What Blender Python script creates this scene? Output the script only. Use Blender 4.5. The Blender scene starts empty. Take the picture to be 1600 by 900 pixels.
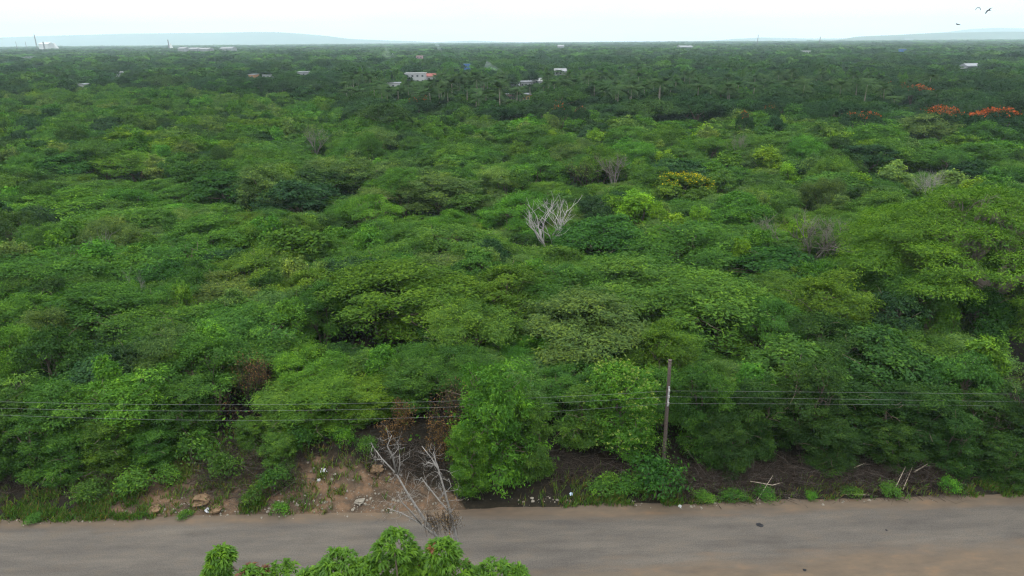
import bpy, math, random
import numpy as np
from mathutils import Vector, Matrix

S = bpy.context.scene
COL = S.collection
R = math.radians
random.seed(7)
RNG = np.random.default_rng(11)

# ------------------------------------------------------------------ camera
CAM_H = 26.5
FPX = 1067.0                      # focal length in photo pixels (24 mm lens)
PITCH = 19.9
cam_d = bpy.data.cameras.new('camera'); cam_d.lens = 24.0; cam_d.sensor_width = 36.0
cam_d.clip_start = 0.1; cam_d.clip_end = 60000
cam = bpy.data.objects.new('camera', cam_d); COL.objects.link(cam)
cam.matrix_world = (Matrix.Translation((0, 0, CAM_H)) @ Matrix.Rotation(R(90 - PITCH), 4, 'X')
                    @ Matrix.Rotation(R(-0.42), 4, 'Z'))
S.camera = cam
CM = np.array(cam.matrix_world.to_3x3())
CI = CM.T

# ------------------------------------------------------------------ light
SUN_EL, SUN_AZ = 58.0, 205.0      # soft sun behind the camera's left shoulder
wd = bpy.data.worlds.new('World'); S.world = wd; wd.use_nodes = True
nt = wd.node_tree; nt.nodes.clear()
N = nt.nodes.new; Lk = nt.links.new
out = N('ShaderNodeOutputWorld'); bg = N('ShaderNodeBackground'); bg.inputs['Strength'].default_value = 0.1
sky = N('ShaderNodeTexSky'); sky.sky_type = 'NISHITA'; sky.sun_disc = False
sky.sun_elevation = R(SUN_EL); sky.sun_rotation = R(SUN_AZ); sky.altitude = 30; sky.dust_density = 2.0
tc = N('ShaderNodeTexCoord'); mp = N('ShaderNodeMapping'); mp.inputs['Scale'].default_value = (1.0, 1.0, 4.0)
nz = N('ShaderNodeTexNoise'); nz.inputs['Scale'].default_value = 3.2; nz.inputs['Detail'].default_value = 6; nz.inputs['Roughness'].default_value = 0.55
cr = N('ShaderNodeValToRGB')
cr.color_ramp.elements[0].position = 0.35; cr.color_ramp.elements[0].color = (0.80, 0.885, 0.92, 1)
cr.color_ramp.elements[1].position = 0.62; cr.color_ramp.elements[1].color = (1.0, 1.0, 1.0, 1)
sc_ = N('ShaderNodeVectorMath'); sc_.operation = 'SCALE'
sx = N('ShaderNodeSeparateXYZ'); gr = N('ShaderNodeMapRange'); gr.inputs['From Min'].default_value = 0.22; gr.inputs['From Max'].default_value = 0.95
gr.inputs['To Min'].default_value = 16.5; gr.inputs['To Max'].default_value = 42.0       # an overcast sky is brightest overhead
mx = N('ShaderNodeMixRGB'); mx.inputs['Fac'].default_value = 0.9
Lk(tc.outputs['Generated'], sx.inputs[0]); Lk(sx.outputs['Z'], gr.inputs['Value']); Lk(gr.outputs[0], sc_.inputs['Scale'])
Lk(tc.outputs['Generated'], mp.inputs['Vector']); Lk(mp.outputs[0], nz.inputs['Vector']); Lk(nz.outputs['Fac'], cr.inputs['Fac'])
Lk(cr.outputs['Color'], sc_.inputs[0]); Lk(sky.outputs[0], mx.inputs['Color1']); Lk(sc_.outputs[0], mx.inputs['Color2'])
Lk(mx.outputs[0], bg.inputs['Color']); Lk(bg.outputs[0], out.inputs['Surface'])
sun_d = bpy.data.lights.new('sun', 'SUN'); sun_d.energy = 1.5; sun_d.angle = R(11); sun_d.color = (1.0, 0.96, 0.9)
sun = bpy.data.objects.new('sun', sun_d); COL.objects.link(sun)
_az = R(SUN_AZ); _el = R(SUN_EL)
_sd = Vector((math.sin(_az) * math.cos(_el), math.cos(_az) * math.cos(_el), math.sin(_el)))
sun.rotation_euler = _sd.to_track_quat('Z', 'Y').to_euler()
S.view_settings.view_transform = 'Standard'; S.view_settings.look = 'None'
S.view_settings.exposure = -0.1; S.view_settings.gamma = 1.0; S.view_settings.use_curve_mapping = False
S.render.engine = 'CYCLES'
S.cycles.max_bounces = 5; S.cycles.diffuse_bounces = 2; S.cycles.transmission_bounces = 4
S.cycles.glossy_bounces = 2; S.cycles.volume_bounces = 3; S.cycles.transparent_max_bounces = 6
S.cycles.use_denoising = True; S.cycles.denoising_prefilter = 'NONE'; S.cycles.filter_width = 1.25
S.cycles.caustics_reflective = False; S.cycles.caustics_refractive = False

# ------------------------------------------------------------------ geometry of the place
def ray(px, py):
    return CM @ np.array([(px - 800) / FPX, (450 - py) / FPX, -1.0])
def at_h(px, py, z=0.0):
    r = ray(px, py); t = (z - CAM_H) / r[2]
    return np.array([r[0] * t, r[1] * t, z])
def at_y(px, py, Y):
    r = ray(px, py); t = Y / r[1]
    return np.array([r[0] * t, Y, CAM_H + r[2] * t])
def proj(p):
    q = CI @ (np.asarray(p, float) - np.array([0, 0, CAM_H]))
    return 800 + FPX * q[0] / -q[2], 450 - FPX * q[1] / -q[2]
# road edge line in the world: far edge of asphalt
_e0 = at_h(0, 833); _e1 = at_h(1600, 789)
RD = (_e1 - _e0)[:2]; RD /= np.linalg.norm(RD); RN = np.array([-RD[1], RD[0]])
E0 = _e0[:2]
def road_uv(x, y):                # u along, v across (0 = far asphalt edge, + away from the camera)
    dx, dy = x - E0[0], y - E0[1]
    return dx * RD[0] + dy * RD[1], dx * RN[0] + dy * RN[1]

def vnoise(x, y, s, seed=0):      # smooth value noise
    x = np.asarray(x, float) * s + 57.3 + seed * 13.7; y = np.asarray(y, float) * s + 91.1 + seed * 7.9
    xi = np.floor(x); yi = np.floor(y); fx = x - xi; fy = y - yi
    fx = fx * fx * (3 - 2 * fx); fy = fy * fy * (3 - 2 * fy)
    h = lambda a, b: np.modf(np.abs(np.sin(a * 127.1 + b * 311.7 + seed) * 43758.5453))[0]
    return (h(xi, yi) * (1 - fx) + h(xi + 1, yi) * fx) * (1 - fy) + (h(xi, yi + 1) * (1 - fx) + h(xi + 1, yi + 1) * fx) * fy
def fnoise(x, y, s, seed=0):
    return 0.55 * vnoise(x, y, s, seed) + 0.3 * vnoise(x, y, s * 2.1, seed + 1) + 0.15 * vnoise(x, y, s * 4.3, seed + 2)

def ground_z(x, y):
    u, v = road_uv(x, y)
    s = np.clip((v - 0.7) / 3.0, 0, 1)
    ctr = np.exp(-((x + 9) / 11.0) ** 2)              # the bank on the left rises towards the wood
    bank = np.clip((v - 1.0) / 5.5, 0, 1) * (0.35 + 1.5 * ctr)
    fade = np.clip(1 - (v - 25) / 30, 0, 1)
    near = np.clip((-v - 7.5) / 4.0, 0, 1)
    return (bank + s * (0.45 * (fnoise(x, y, 0.55, 3) - 0.5) + 0.16 * (fnoise(x, y, 2.3, 5) - 0.5))) * fade \
        + near * 0.5 * (fnoise(x, y, 0.4, 9) - 0.5)

# ------------------------------------------------------------------ mesh helpers
class MB:
    def __init__(s): s.v = []; s.f = []; s.m = []; s.t = []; s.n = 0
    def add(s, verts, faces, mat=0, tint=0.5):
        verts = np.asarray(verts, float).reshape(-1, 3)
        s.v.append(verts)
        for f in faces: s.f.append([i + s.n for i in f]); s.m.append(mat); s.t.append(tint)
        s.n += len(verts)
    def tube(s, pts, rad, sides=6, mat=0, cap=True, tint=0.5):
        pts = np.asarray(pts, float); n = len(pts)
        rad = np.full(n, rad, float) if np.isscalar(rad) else np.asarray(rad, float)
        T = np.gradient(pts, axis=0); T /= np.maximum(np.linalg.norm(T, axis=1)[:, None], 1e-9)
        a = np.cross(T[0], [0, 0, 1.0]); a = a if np.linalg.norm(a) > .1 else np.cross(T[0], [1.0, 0, 0])
        V = []
        for i in range(n):
            a = a - T[i] * np.dot(a, T[i]); a /= max(np.linalg.norm(a), 1e-9); b = np.cross(T[i], a)
            for k in range(sides):
                w = 2 * math.pi * k / sides; V.append(pts[i] + rad[i] * (math.cos(w) * a + math.sin(w) * b))
        F = [(i * sides + k, i * sides + (k + 1) % sides, (i + 1) * sides + (k + 1) % sides, (i + 1) * sides + k) for i in range(n - 1) for k in range(sides)]
        if cap: F += [tuple(range(sides))[::-1], tuple(range((n - 1) * sides, n * sides))]
        s.add(V, F, mat, tint)
    def box(s, c, d, mat=0, rz=0.0, tint=0.5, taper=1.0):
        x, y, z = np.array(d) / 2; t = taper
        P = np.array([(-x, -y, -z), (x, -y, -z), (x, y, -z), (-x, y, -z), (-x * t, -y * t, z), (x * t, -y * t, z), (x * t, y * t, z), (-x * t, y * t, z)])
        c_, s_ = math.cos(rz), math.sin(rz)
        P = P @ np.array([[c_, s_, 0], [-s_, c_, 0], [0, 0, 1]]) + np.array(c)
        s.add(P, [(0, 3, 2, 1), (4, 5, 6, 7), (0, 1, 5, 4), (1, 2, 6, 5), (2, 3, 7, 6), (3, 0, 4, 7)], mat, tint)
    def mesh(s, name, mats, smooth=False):
        me = bpy.data.meshes.new(name)
        me.from_pydata(np.concatenate(s.v).tolist() if s.v else [], [], s.f)
        for m in mats: me.materials.append(m)
        me.polygons.foreach_set('material_index', np.array(s.m, dtype=np.int32))
        me.polygons.foreach_set('use_smooth', np.full(len(s.f), smooth))
        at = me.attributes.new('tint', 'FLOAT', 'FACE'); at.data.foreach_set('value', np.array(s.t, dtype=np.float32))
        me.update(); return me
def quads_mesh(name, V, mats, tint=None, color=None, mi=None):
    """V: (n,4,3) array of quads, built fast."""
    n = len(V); me = bpy.data.meshes.new(name)
    me.vertices.add(n * 4); me.vertices.foreach_set('co', np.ascontiguousarray(V, dtype=np.float32).ravel())
    me.loops.add(n * 4); me.loops.foreach_set('vertex_index', np.arange(n * 4, dtype=np.int32))
    me.polygons.add(n); me.polygons.foreach_set('loop_start', np.arange(0, n * 4, 4, dtype=np.int32))
    for m in mats: me.materials.append(m)
    if mi is not None: me.polygons.foreach_set('material_index', np.asarray(mi, dtype=np.int32))
    if tint is not None:
        a = me.attributes.new('tint', 'FLOAT', 'FACE'); a.data.foreach_set('value', np.asarray(tint, dtype=np.float32))
    if color is not None:
        a = me.attributes.new('leafcol', 'FLOAT_COLOR', 'FACE')
        a.data.foreach_set('color', np.concatenate([color, np.ones((n, 1))], 1).astype(np.float32).ravel())
    me.update(calc_edges=True); me.validate(); return me
def link(name, me, parent=None, loc=None):
    o = bpy.data.objects.new(name, me); COL.objects.link(o)
    if parent is not None: o.parent = parent
    if loc is not None: o.location = loc
    return o
def tag(o, label=None, cat=None, group=None, kind=None):
    if label: o['label'] = label
    if cat: o['category'] = cat
    if group: o['group'] = group
    if kind: o['kind'] = kind
    return o
def empty(name, loc, rz=0, sc=(1, 1, 1)):
    o = bpy.data.objects.new(name, None); COL.objects.link(o)
    o.location = loc; o.rotation_euler = (0, 0, rz); o.scale = sc; o.empty_display_size = 0.3
    return o

# ------------------------------------------------------------------ materials
def newmat(name):
    m = bpy.data.materials.new(name); m.use_nodes = True; m.node_tree.nodes.clear(); return m, m.node_tree
def simple(name, col, rough=0.8, var=0.15, scale=3.0, spec=0.12, metal=0.0, bump=0.0):
    m, t = newmat(name); n = t.nodes.new; l = t.links.new
    o = n('ShaderNodeOutputMaterial'); p = n('ShaderNodeBsdfPrincipled')
    p.inputs['Roughness'].default_value = rough; p.inputs['Specular IOR Level'].default_value = spec; p.inputs['Metallic'].default_value = metal
    tcn = n('ShaderNodeTexCoord'); z = n('ShaderNodeTexNoise'); z.inputs['Scale'].default_value = scale; z.inputs['Detail'].default_value = 5
    r = n('ShaderNodeValToRGB'); c = np.array(col)
    r.color_ramp.elements[0].position = 0.3; r.color_ramp.elements[1].position = 0.7
    r.color_ramp.elements[0].color = tuple(c * (1 - var)) + (1,); r.color_ramp.elements[1].color = tuple(np.minimum(c * (1 + var), 0.95)) + (1,)
    l(tcn.outputs['Object'], z.inputs['Vector']); l(z.outputs['Fac'], r.inputs['Fac']); l(r.outputs[0], p.inputs['Base Color'])
    if bump:
        b = n('ShaderNodeBump'); b.inputs['Strength'].default_value = bump; l(z.outputs['Fac'], b.inputs['Height']); l(b.outputs[0], p.inputs['Normal'])
    l(p.outputs[0], o.inputs['Surface']); return m
def foliage(name, source='object', gloss=0.05, trans=0.33, const=None):
    m, t = newmat(name); n = t.nodes.new; l = t.links.new
    o = n('ShaderNodeOutputMaterial')
    if source == 'object': b = n('ShaderNodeObjectInfo').outputs['Color']
    elif source == 'attr':
        a = n('ShaderNodeAttribute'); a.attribute_name = 'leafcol'; b = a.outputs['Color']
    else:
        c = n('ShaderNodeRGB'); c.outputs[0].default_value = tuple(const) + (1,); b = c.outputs[0]
    ti = n('ShaderNodeAttribute'); ti.attribute_name = 'tint'
    r = n('ShaderNodeValToRGB'); r.color_ramp.interpolation = 'LINEAR'
    r.color_ramp.elements[0].position = 0.0; r.color_ramp.elements[0].color = (0.38, 0.42, 0.38, 1)
    r.color_ramp.elements[1].position = 1.0; r.color_ramp.elements[1].color = (1.25, 1.03, 0.50, 1)
    e = r.color_ramp.elements.new(0.5); e.color = (0.66, 0.63, 0.54, 1)
    l(ti.outputs['Fac'], r.inputs['Fac'])
    mu = n('ShaderNodeMixRGB'); mu.blend_type = 'MULTIPLY'; mu.inputs['Fac'].default_value = 1
    l(b, mu.inputs['Color1']); l(r.outputs[0], mu.inputs['Color2'])
    g = n('ShaderNodeVectorMath'); g.operation = 'SCALE'; g.inputs['Scale'].default_value = 1.15; l(mu.outputs[0], g.inputs[0])
    d = n('ShaderNodeBsdfDiffuse'); l(g.outputs[0], d.inputs['Color'])
    tr = n('ShaderNodeBsdfTranslucent'); tm = n('ShaderNodeMixRGB'); tm.blend_type = 'MULTIPLY'; tm.inputs['Fac'].default_value = 1
    tm.inputs['Color2'].default_value = (0.95, 1.25, 0.6, 1); l(g.outputs[0], tm.inputs['Color1']); l(tm.outputs[0], tr.inputs['Color'])
    mix = n('ShaderNodeMixShader'); mix.inputs[0].default_value = trans; l(d.outputs[0], mix.inputs[1]); l(tr.outputs[0], mix.inputs[2])
    res = mix
    if gloss:
        gl = n('ShaderNodeBsdfGlossy'); gl.inputs['Roughness'].default_value = 0.5; gl.inputs['Color'].default_value = (0.8, 0.9, 1, 1)
        m2 = n('ShaderNodeMixShader'); m2.inputs[0].default_value = gloss; l(mix.outputs[0], m2.inputs[1]); l(gl.outputs[0], m2.inputs[2]); res = m2
    l(res.outputs[0], o.inputs['Surface']); return m
M_LEAF = foliage('leaf', 'object', gloss=0.006, trans=.22)
M_LEAFN = foliage('leaf_near', 'object', gloss=0.012)
M_FAR = foliage('leaf_far', 'attr', gloss=0.0, trans=0.25)
M_BARK = simple('bark', (0.11, 0.085, 0.065), 0.9, 0.35, 6)
M_DEAD = simple('dead_wood', (0.215, 0.20, 0.185), 0.9, 0.25, 8)
M_TWIG = simple('grey_twig', (0.155, 0.138, 0.122), 0.9, 0.3, 8)
M_BROWN = simple('dry_twig', (0.035, 0.026, 0.020), 0.95, 0.4, 5)
M_PALE = simple('bleached_stick', (0.26, 0.22, 0.17), 0.9, 0.2, 6)
M_POLE = simple('weathered_pole_wood', (0.075, 0.060, 0.052), 0.9, 0.3, 9, bump=0.2)
M_STEEL = simple('galvanised_steel', (0.38, 0.38, 0.38), 0.5, 0.15, 9, metal=0.4)
M_PORC = simple('glazed_insulator', (0.30, 0.29, 0.27), 0.3, 0.08, 5, spec=0.5)
M_WIRE = simple('aluminium_wire', (0.16, 0.165, 0.17), 0.6, 0.1, 4)
M_ROCK = simple('limestone', (0.18, 0.16, 0.13), 0.95, 0.35, 5, bump=0.3)
M_ORROCK = simple('orange_earth_lump', (0.13, 0.085, 0.05), 0.95, 0.3, 4, bump=0.4)
M_PLASTIC = simple('white_plastic', (0.36, 0.37, 0.38), 0.5, 0.06, 10)
M_BLACK = simple('black_rag', (0.02, 0.02, 0.022), 0.8, 0.3, 10)
M_WHITE = simple('white_render', (0.31, 0.315, 0.32), 0.8, 0.06, 0.6)
M_ZINC = simple('zinc_roof', (0.19, 0.20, 0.215), 0.6, 0.15, 0.8)
M_REDROOF = simple('red_roof', (0.20, 0.07, 0.06), 0.8, 0.15, 0.8)
M_GREYWALL = simple('grey_wall', (0.20, 0.205, 0.215), 0.85, 0.12, 0.6)
M_PINK = simple('pink_wall', (0.32, 0.18, 0.20), 0.85, 0.08, 0.6)
M_ORANGE = simple('orange_wall', (0.32, 0.17, 0.085), 0.85, 0.08, 0.6)
M_BLUE = simple('blue_tarpaulin', (0.03, 0.10, 0.27), 0.6, 0.1, 0.6)
M_GLASS = simple('dark_window', (0.03, 0.04, 0.05), 0.2, 0.1, 1, spec=0.5)
M_DOOR = simple('door_brown', (0.14, 0.09, 0.06), 0.7, 0.1, 1)
M_FEATHER = simple('black_feathers', (0.02, 0.019, 0.018), 0.8, 0.3, 9)
M_SKIN = simple('bald_red_head', (0.16, 0.05, 0.04), 0.7, 0.2, 9)
M_ORFL = foliage('orange_blossom_leaf', 'const', gloss=0, trans=0.25, const=(0.34, 0.085, 0.035))
M_YELFL = foliage('yellow_blossom_leaf', 'const', gloss=0, trans=0.25, const=(0.25, 0.25, 0.015))
M_PALEFL = foliage('pale_shoot_leaf', 'const', gloss=0, trans=0.25, const=(0.19, 0.29, 0.08))
M_BRLEAF = foliage('dry_brown_leaf', 'const', gloss=0, trans=0.2, const=(0.13, 0.085, 0.052))
M_DKVINE = foliage('dead_vine_leaf', 'const', gloss=0, trans=0.1, const=(0.12, 0.088, 0.066))
M_REDLEAF = foliage('red_flush_leaf', 'const', gloss=0.02, trans=0.3, const=(0.14, 0.06, 0.035))

# ground
def ground_mat():
    m, t = newmat('soil_and_litter'); n = t.nodes.new; l = t.links.new
    o = n('ShaderNodeOutputMaterial'); p = n('ShaderNodeBsdfPrincipled'); p.inputs['Roughness'].default_value = 0.95; p.inputs['Specular IOR Level'].default_value = 0.1
    g = n('ShaderNodeNewGeometry')
    def noise(s, d=6, rough=0.6):
        z = n('ShaderNodeTexNoise'); z.inputs['Scale'].default_value = s; z.inputs['Detail'].default_value = d; z.inputs['Roughness'].default_value = rough
        l(g.outputs['Position'], z.inputs['Vector']); return z.outputs['Fac']
    def ramp(f, st):
        r = n('ShaderNodeValToRGB'); e = r.color_ramp.elements
        e[0].position, e[0].color = st[0][0], st[0][1] + (1,); e[1].position, e[1].color = st[-1][0], st[-1][1] + (1,)
        for q, c in st[1:-1]: k = e.new(q); k.color = c + (1,)
        l(f, r.inputs['Fac']); return r.outputs[0]
    def mixc(f, a, b):
        x = n('ShaderNodeMixRGB'); l(f, x.inputs['Fac']); l(a, x.inputs['Color1']); l(b, x.inputs['Color2']); return x.outputs[0]
    soil = ramp(noise(0.9, 8, 0.65), [(0.3, (0.030, 0.022, 0.016)), (0.48, (0.065, 0.045, 0.030)), (0.6, (0.115, 0.070, 0.042)), (0.75, (0.15, 0.105, 0.068))])
    fleck = ramp(noise(9.0, 4, 0.7), [(0.58, (0, 0, 0)), (0.68, (1, 1, 1))])
    pale = n('ShaderNodeRGB'); pale.outputs[0].default_value = (0.17, 0.15, 0.12, 1)
    fm = n('ShaderNodeMath'); fm.operation = 'MULTIPLY'; fm.inputs[1].default_value = 0.6; l(fleck, fm.inputs[0])
    soil = mixc(fm.outputs[0], soil, pale.outputs[0])
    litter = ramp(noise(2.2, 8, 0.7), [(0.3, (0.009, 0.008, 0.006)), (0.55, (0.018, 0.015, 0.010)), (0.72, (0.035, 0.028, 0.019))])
    green = ramp(noise(0.35, 8, 0.7), [(0.3, (0.010, 0.022, 0.006)), (0.7, (0.025, 0.05, 0.012))])
    a = n('ShaderNodeAttribute'); a.attribute_name = 'soil'
    ma = n('ShaderNodeMath'); ma.operation = 'ADD'; l(a.outputs['Fac'], ma.inputs[0])
    mb = n('ShaderNodeMath'); mb.operation = 'MULTIPLY_ADD'; mb.inputs[1].default_value = 1.2; mb.inputs[2].default_value = -0.6
    l(noise(0.8, 6, 0.65), mb.inputs[0]); l(mb.outputs[0], ma.inputs[1])
    f = ramp(ma.outputs[0], [(0.4, (0, 0, 0)), (0.6, (1, 1, 1))])
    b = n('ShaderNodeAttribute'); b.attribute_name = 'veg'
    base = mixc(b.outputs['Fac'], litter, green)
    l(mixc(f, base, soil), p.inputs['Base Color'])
    bm = n('ShaderNodeBump'); bm.inputs['Strength'].default_value = 0.5; bm.inputs['Distance'].default_value = 0.08
    l(noise(6, 8, 0.7), bm.inputs['Height']); l(bm.outputs[0], p.inputs['Normal'])
    l(p.outputs[0], o.inputs['Surface']); return m
def road_mat():
    m, t = newmat('dusty_asphalt'); n = t.nodes.new; l = t.links.new
    o = n('ShaderNodeOutputMaterial'); p = n('ShaderNodeBsdfPrincipled'); p.inputs['Roughness'].default_value = 0.85; p.inputs['Specular IOR Level'].default_value = 0.12
    uv = n('ShaderNodeAttribute'); uv.attribute_name = 'roaduv'
    def noise(s, scale=(1, 1, 1), d=6, rough=0.6):
        mp_ = n('ShaderNodeMapping'); mp_.inputs['Scale'].default_value = scale; l(uv.outputs['Vector'], mp_.inputs['Vector'])
        z = n('ShaderNodeTexNoise'); z.inputs['Scale'].default_value = s; z.inputs['Detail'].default_value = d; z.inputs['Roughness'].default_value = rough
        l(mp_.outputs[0], z.inputs['Vector']); return z.outputs['Fac']
    def ramp(f, st):
        r = n('ShaderNodeValToRGB'); e = r.color_ramp.elements
        e[0].position, e[0].color = st[0][0], st[0][1] + (1,); e[1].position, e[1].color = st[-1][0], st[-1][1] + (1,)
        for q, c in st[1:-1]: k = e.new(q); k.color = c + (1,)
        l(f, r.inputs['Fac']); return r.outputs[0]
    def mixc(f, a, b):
        x = n('ShaderNodeMixRGB'); l(f, x.inputs['Fac']); l(a, x.inputs['Color1']); l(b, x.inputs['Color2']); return x.outputs[0]
    asph = ramp(noise(0.9, (0.16, 1.1, 1), 5, 0.6), [(0.3, (0.062, 0.055, 0.049)), (0.5, (0.079, 0.070, 0.061)), (0.7, (0.100, 0.087, 0.073))])
    grain = ramp(noise(14, (1, 1, 1), 5, 0.8), [(0.32, (0.66, 0.66, 0.66)), (0.5, (1, 1, 1)), (0.68, (1.32, 1.30, 1.26))])
    patch = ramp(noise(0.7, (0.6, 1.2, 1), 9, 0.72), [(0.34, (0.86, 0.85, 0.84)), (0.5, (1, 1, 1)), (0.66, (1.10, 1.05, 0.98))])
    mu = n('ShaderNodeMixRGB'); mu.blend_type = 'MULTIPLY'; mu.inputs['Fac'].default_value = 1; l(asph, mu.inputs['Color1']); l(grain, mu.inputs['Color2'])
    m3 = n('ShaderNodeMixRGB'); m3.blend_type = 'MULTIPLY'; m3.inputs['Fac'].default_value = 1; l(mu.outputs[0], m3.inputs['Color1']); l(patch, m3.inputs['Color2'])
    dust = ramp(noise(1.4, (0.35, 1, 1), 7, 0.65), [(0.3, (0.074, 0.058, 0.044)), (0.55, (0.100, 0.075, 0.053)), (0.75, (0.140, 0.090, 0.054))])
    d = n('ShaderNodeAttribute'); d.attribute_name = 'dust'
    mb = n('ShaderNodeMath'); mb.operation = 'MULTIPLY_ADD'; mb.inputs[1].default_value = 1.7; mb.inputs[2].default_value = -0.85
    l(noise(1.1, (0.22, 1, 1), 7, 0.65), mb.inputs[0])
    ad = n('ShaderNodeMath'); ad.operation = 'ADD'; l(d.outputs['Fac'], ad.inputs[0]); l(mb.outputs[0], ad.inputs[1])
    f = ramp(ad.outputs[0], [(0.2, (0, 0, 0)), (0.85, (1, 1, 1))])
    l(mixc(f, m3.outputs[0], dust), p.inputs['Base Color'])
    bm = n('ShaderNodeBump'); bm.inputs['Strength'].default_value = 0.25; bm.inputs['Distance'].default_value = 0.02
    l(noise(35, (1, 1, 1), 3), bm.inputs['Height']); l(bm.outputs[0], p.inputs['Normal'])
    l(p.outputs[0], o.inputs['Surface']); return m

# ------------------------------------------------------------------ ground sheet, road, hills
def axis(a, b, step, far, g=1.22):
    c = list(np.arange(a, b + 1e-6, step)); s = step; x = b
    while x < far: s *= g; x += s; c.append(x)
    s = step; x = a
    while x > -far: s *= g; x -= s; c.insert(0, x)
    return np.array(c)
gx = axis(-42, 42, 0.35, 14000); gy = axis(18, 52, 0.35, 14000)
X, Y = np.meshgrid(gx, gy); Z = ground_z(X, Y)
Z = np.where(np.hypot(X, Y) > 9000, -2.0, Z)
nx, ny = len(gx), len(gy)
P = np.stack([X, Y, Z], -1).reshape(-1, 3)
i = np.arange(nx - 1)[None, :] + nx * np.arange(ny - 1)[:, None]
F = np.stack([i, i + 1, i + nx + 1, i + nx], -1).reshape(-1, 4)
me = bpy.data.meshes.new('ground'); me.from_pydata(P.tolist(), [], F.tolist())
me.materials.append(ground_mat()); me.polygons.foreach_set('use_smooth', np.ones(len(F), bool))
U, V = road_uv(X, Y)
pxs = 800 + X / np.maximum(Y, 10) * 820
left = np.clip(1 - np.abs(pxs - 440) / 290, 0, 1) ** 0.5
depth = 0.7 + 6.0 * left + 1.2 * (fnoise(X, Y, 0.3, 21) - 0.5)
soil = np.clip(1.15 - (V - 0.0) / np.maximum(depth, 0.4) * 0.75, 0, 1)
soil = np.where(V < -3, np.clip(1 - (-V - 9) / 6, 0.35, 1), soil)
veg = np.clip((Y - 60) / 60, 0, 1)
for nm, a in (('soil', soil), ('veg', veg)):
    at = me.attributes.new(nm, 'FLOAT', 'POINT'); at.data.foreach_set('value', a.ravel().astype(np.float32))
tag(link('ground', me), kind='structure')

us = np.arange(-70, 120, 0.4); vs = np.array([1.3, 1.0, 0.7, 0.4, 0.1, -0.3, -0.8, -1.4, -2, -2.6, -3.2, -3.8, -4.4, -5, -5.6, -6.2, -6.8, -7.4])
UU, VV = np.meshgrid(us, vs)
edge = 0.55 * (fnoise(us, us * 0, 0.25, 31) - 0.5) + 0.25 * (fnoise(us, us * 0, 1.3, 33) - 0.5)
wv = VV + np.where(VV > 0.3, (VV - 0.3) / 1.0, 0) * edge[None, :] * 1.4
RX = E0[0] + UU * RD[0] + wv * RN[0]; RY = E0[1] + UU * RD[1] + wv * RN[1]
crown = 0.05 * (1 - ((VV + 3) / 4.6) ** 2)
RZ = np.clip(0.012 + crown, 0.004, 1) ; RZ[0, :] = -0.03; RZ[-1, :] = -0.03
P = np.stack([RX, RY, RZ], -1).reshape(-1, 3); nu = len(us)
i = np.arange(nu - 1)[None, :] + nu * np.arange(len(vs) - 1)[:, None]
F = np.stack([i, i + nu, i + nu + 1, i + 1], -1).reshape(-1, 4)
me = bpy.data.meshes.new('road'); me.from_pydata(P.tolist(), [], F.tolist()); me.materials.append(road_mat())
me.polygons.foreach_set('use_smooth', np.ones(len(F), bool))
at = me.attributes.new('roaduv', 'FLOAT_VECTOR', 'POINT'); at.data.foreach_set('vector', np.stack([UU, VV, 0 * UU], -1).astype(np.float32).ravel())
bare = 0.35 * np.exp(-((RX - 7) / 8.0) ** 2) + 0.25 * np.clip((RX - 5) / 20, 0, 1)
dust = np.clip((VV + 0.25 + 1.2 * bare) / 0.9, 0, 1) + np.clip((-VV - 3.9 + 1.6 * np.clip((RX + 4) / 25, 0, 1)) / 2.2, 0, 1)
at = me.attributes.new('dust', 'FLOAT', 'POINT'); at.data.foreach_set('value', dust.astype(np.float32).ravel())
tag(link('road', me), kind='structure')

def hill_mat(name, c1, c2, s):
    m = simple(name, c1, 0.95, 0.0); t = m.node_tree
    r = [x for x in t.nodes if x.type == 'VALTORGB'][0]; z = [x for x in t.nodes if x.type == 'TEX_NOISE'][0]
    r.color_ramp.elements[0].color = c1 + (1,); r.color_ramp.elements[1].color = c2 + (1,); z.inputs['Scale'].default_value = s; z.inputs['Detail'].default_value = 8
    return m
def hills(dist, pts, mat, depth=2500, seed=0):
    """pts: skyline (px, py); a real ridge with slopes either side."""
    px = np.linspace(pts[0][0], pts[-1][0], 160); py = np.interp(px, [p[0] for p in pts], [p[1] for p in pts])
    rows = []
    for k, (dd, hf) in enumerate([(-depth * .5, 0.0), (-depth * .35, .25), (-depth * .22, .5), (-depth * .1, .8), (0, 1.0), (depth * .15, .8), (depth * .5, 0)]):
        row = []
        for a, b in zip(px, py):
            p = at_y(a, b, dist); h = max(p[2], 0)
            nse = 1 + (0.5 * (fnoise(a * 0.02, k * 1.3, 1.0, 40 + seed) - 0.5) if hf < 1 else 0)
            row.append((p[0] * (dist + dd) / dist, dist + dd, h * hf * nse - (5 if hf == 0 else 0)))
        rows.append(row)
    P = [p for r_ in rows for p in r_]; n_ = len(px)
    F = [(r_ * n_ + c, r_ * n_ + c + 1, (r_ + 1) * n_ + c + 1, (r_ + 1) * n_ + c) for r_ in range(len(rows) - 1) for c in range(n_ - 1)]
    me = bpy.data.meshes.new('hills'); me.from_pydata(P, [], F); me.materials.append(mat); me.polygons.foreach_set('use_smooth', np.ones(len(F), bool))
    return tag(link('hills', me), kind='structure')
HM = hill_mat('hill_woodland', (0.035, 0.055, 0.035), (0.08, 0.10, 0.07), 0.004)
hills(9800, [(-500, 70), (-200, 62), (0, 58.5), (60, 56.5), (130, 54.5), (200, 52.5), (300, 51.5), (345, 51), (390, 50), (430, 50), (470, 52.5), (510, 56), (545, 60.5), (600, 63), (650, 64.5), (700, 67), (760, 69)], HM)
hills(11200, [(560, 66), (620, 63.5), (680, 66), (705, 64.5), (740, 63.5), (790, 65.5), (860, 67)], HM, seed=2)
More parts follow.
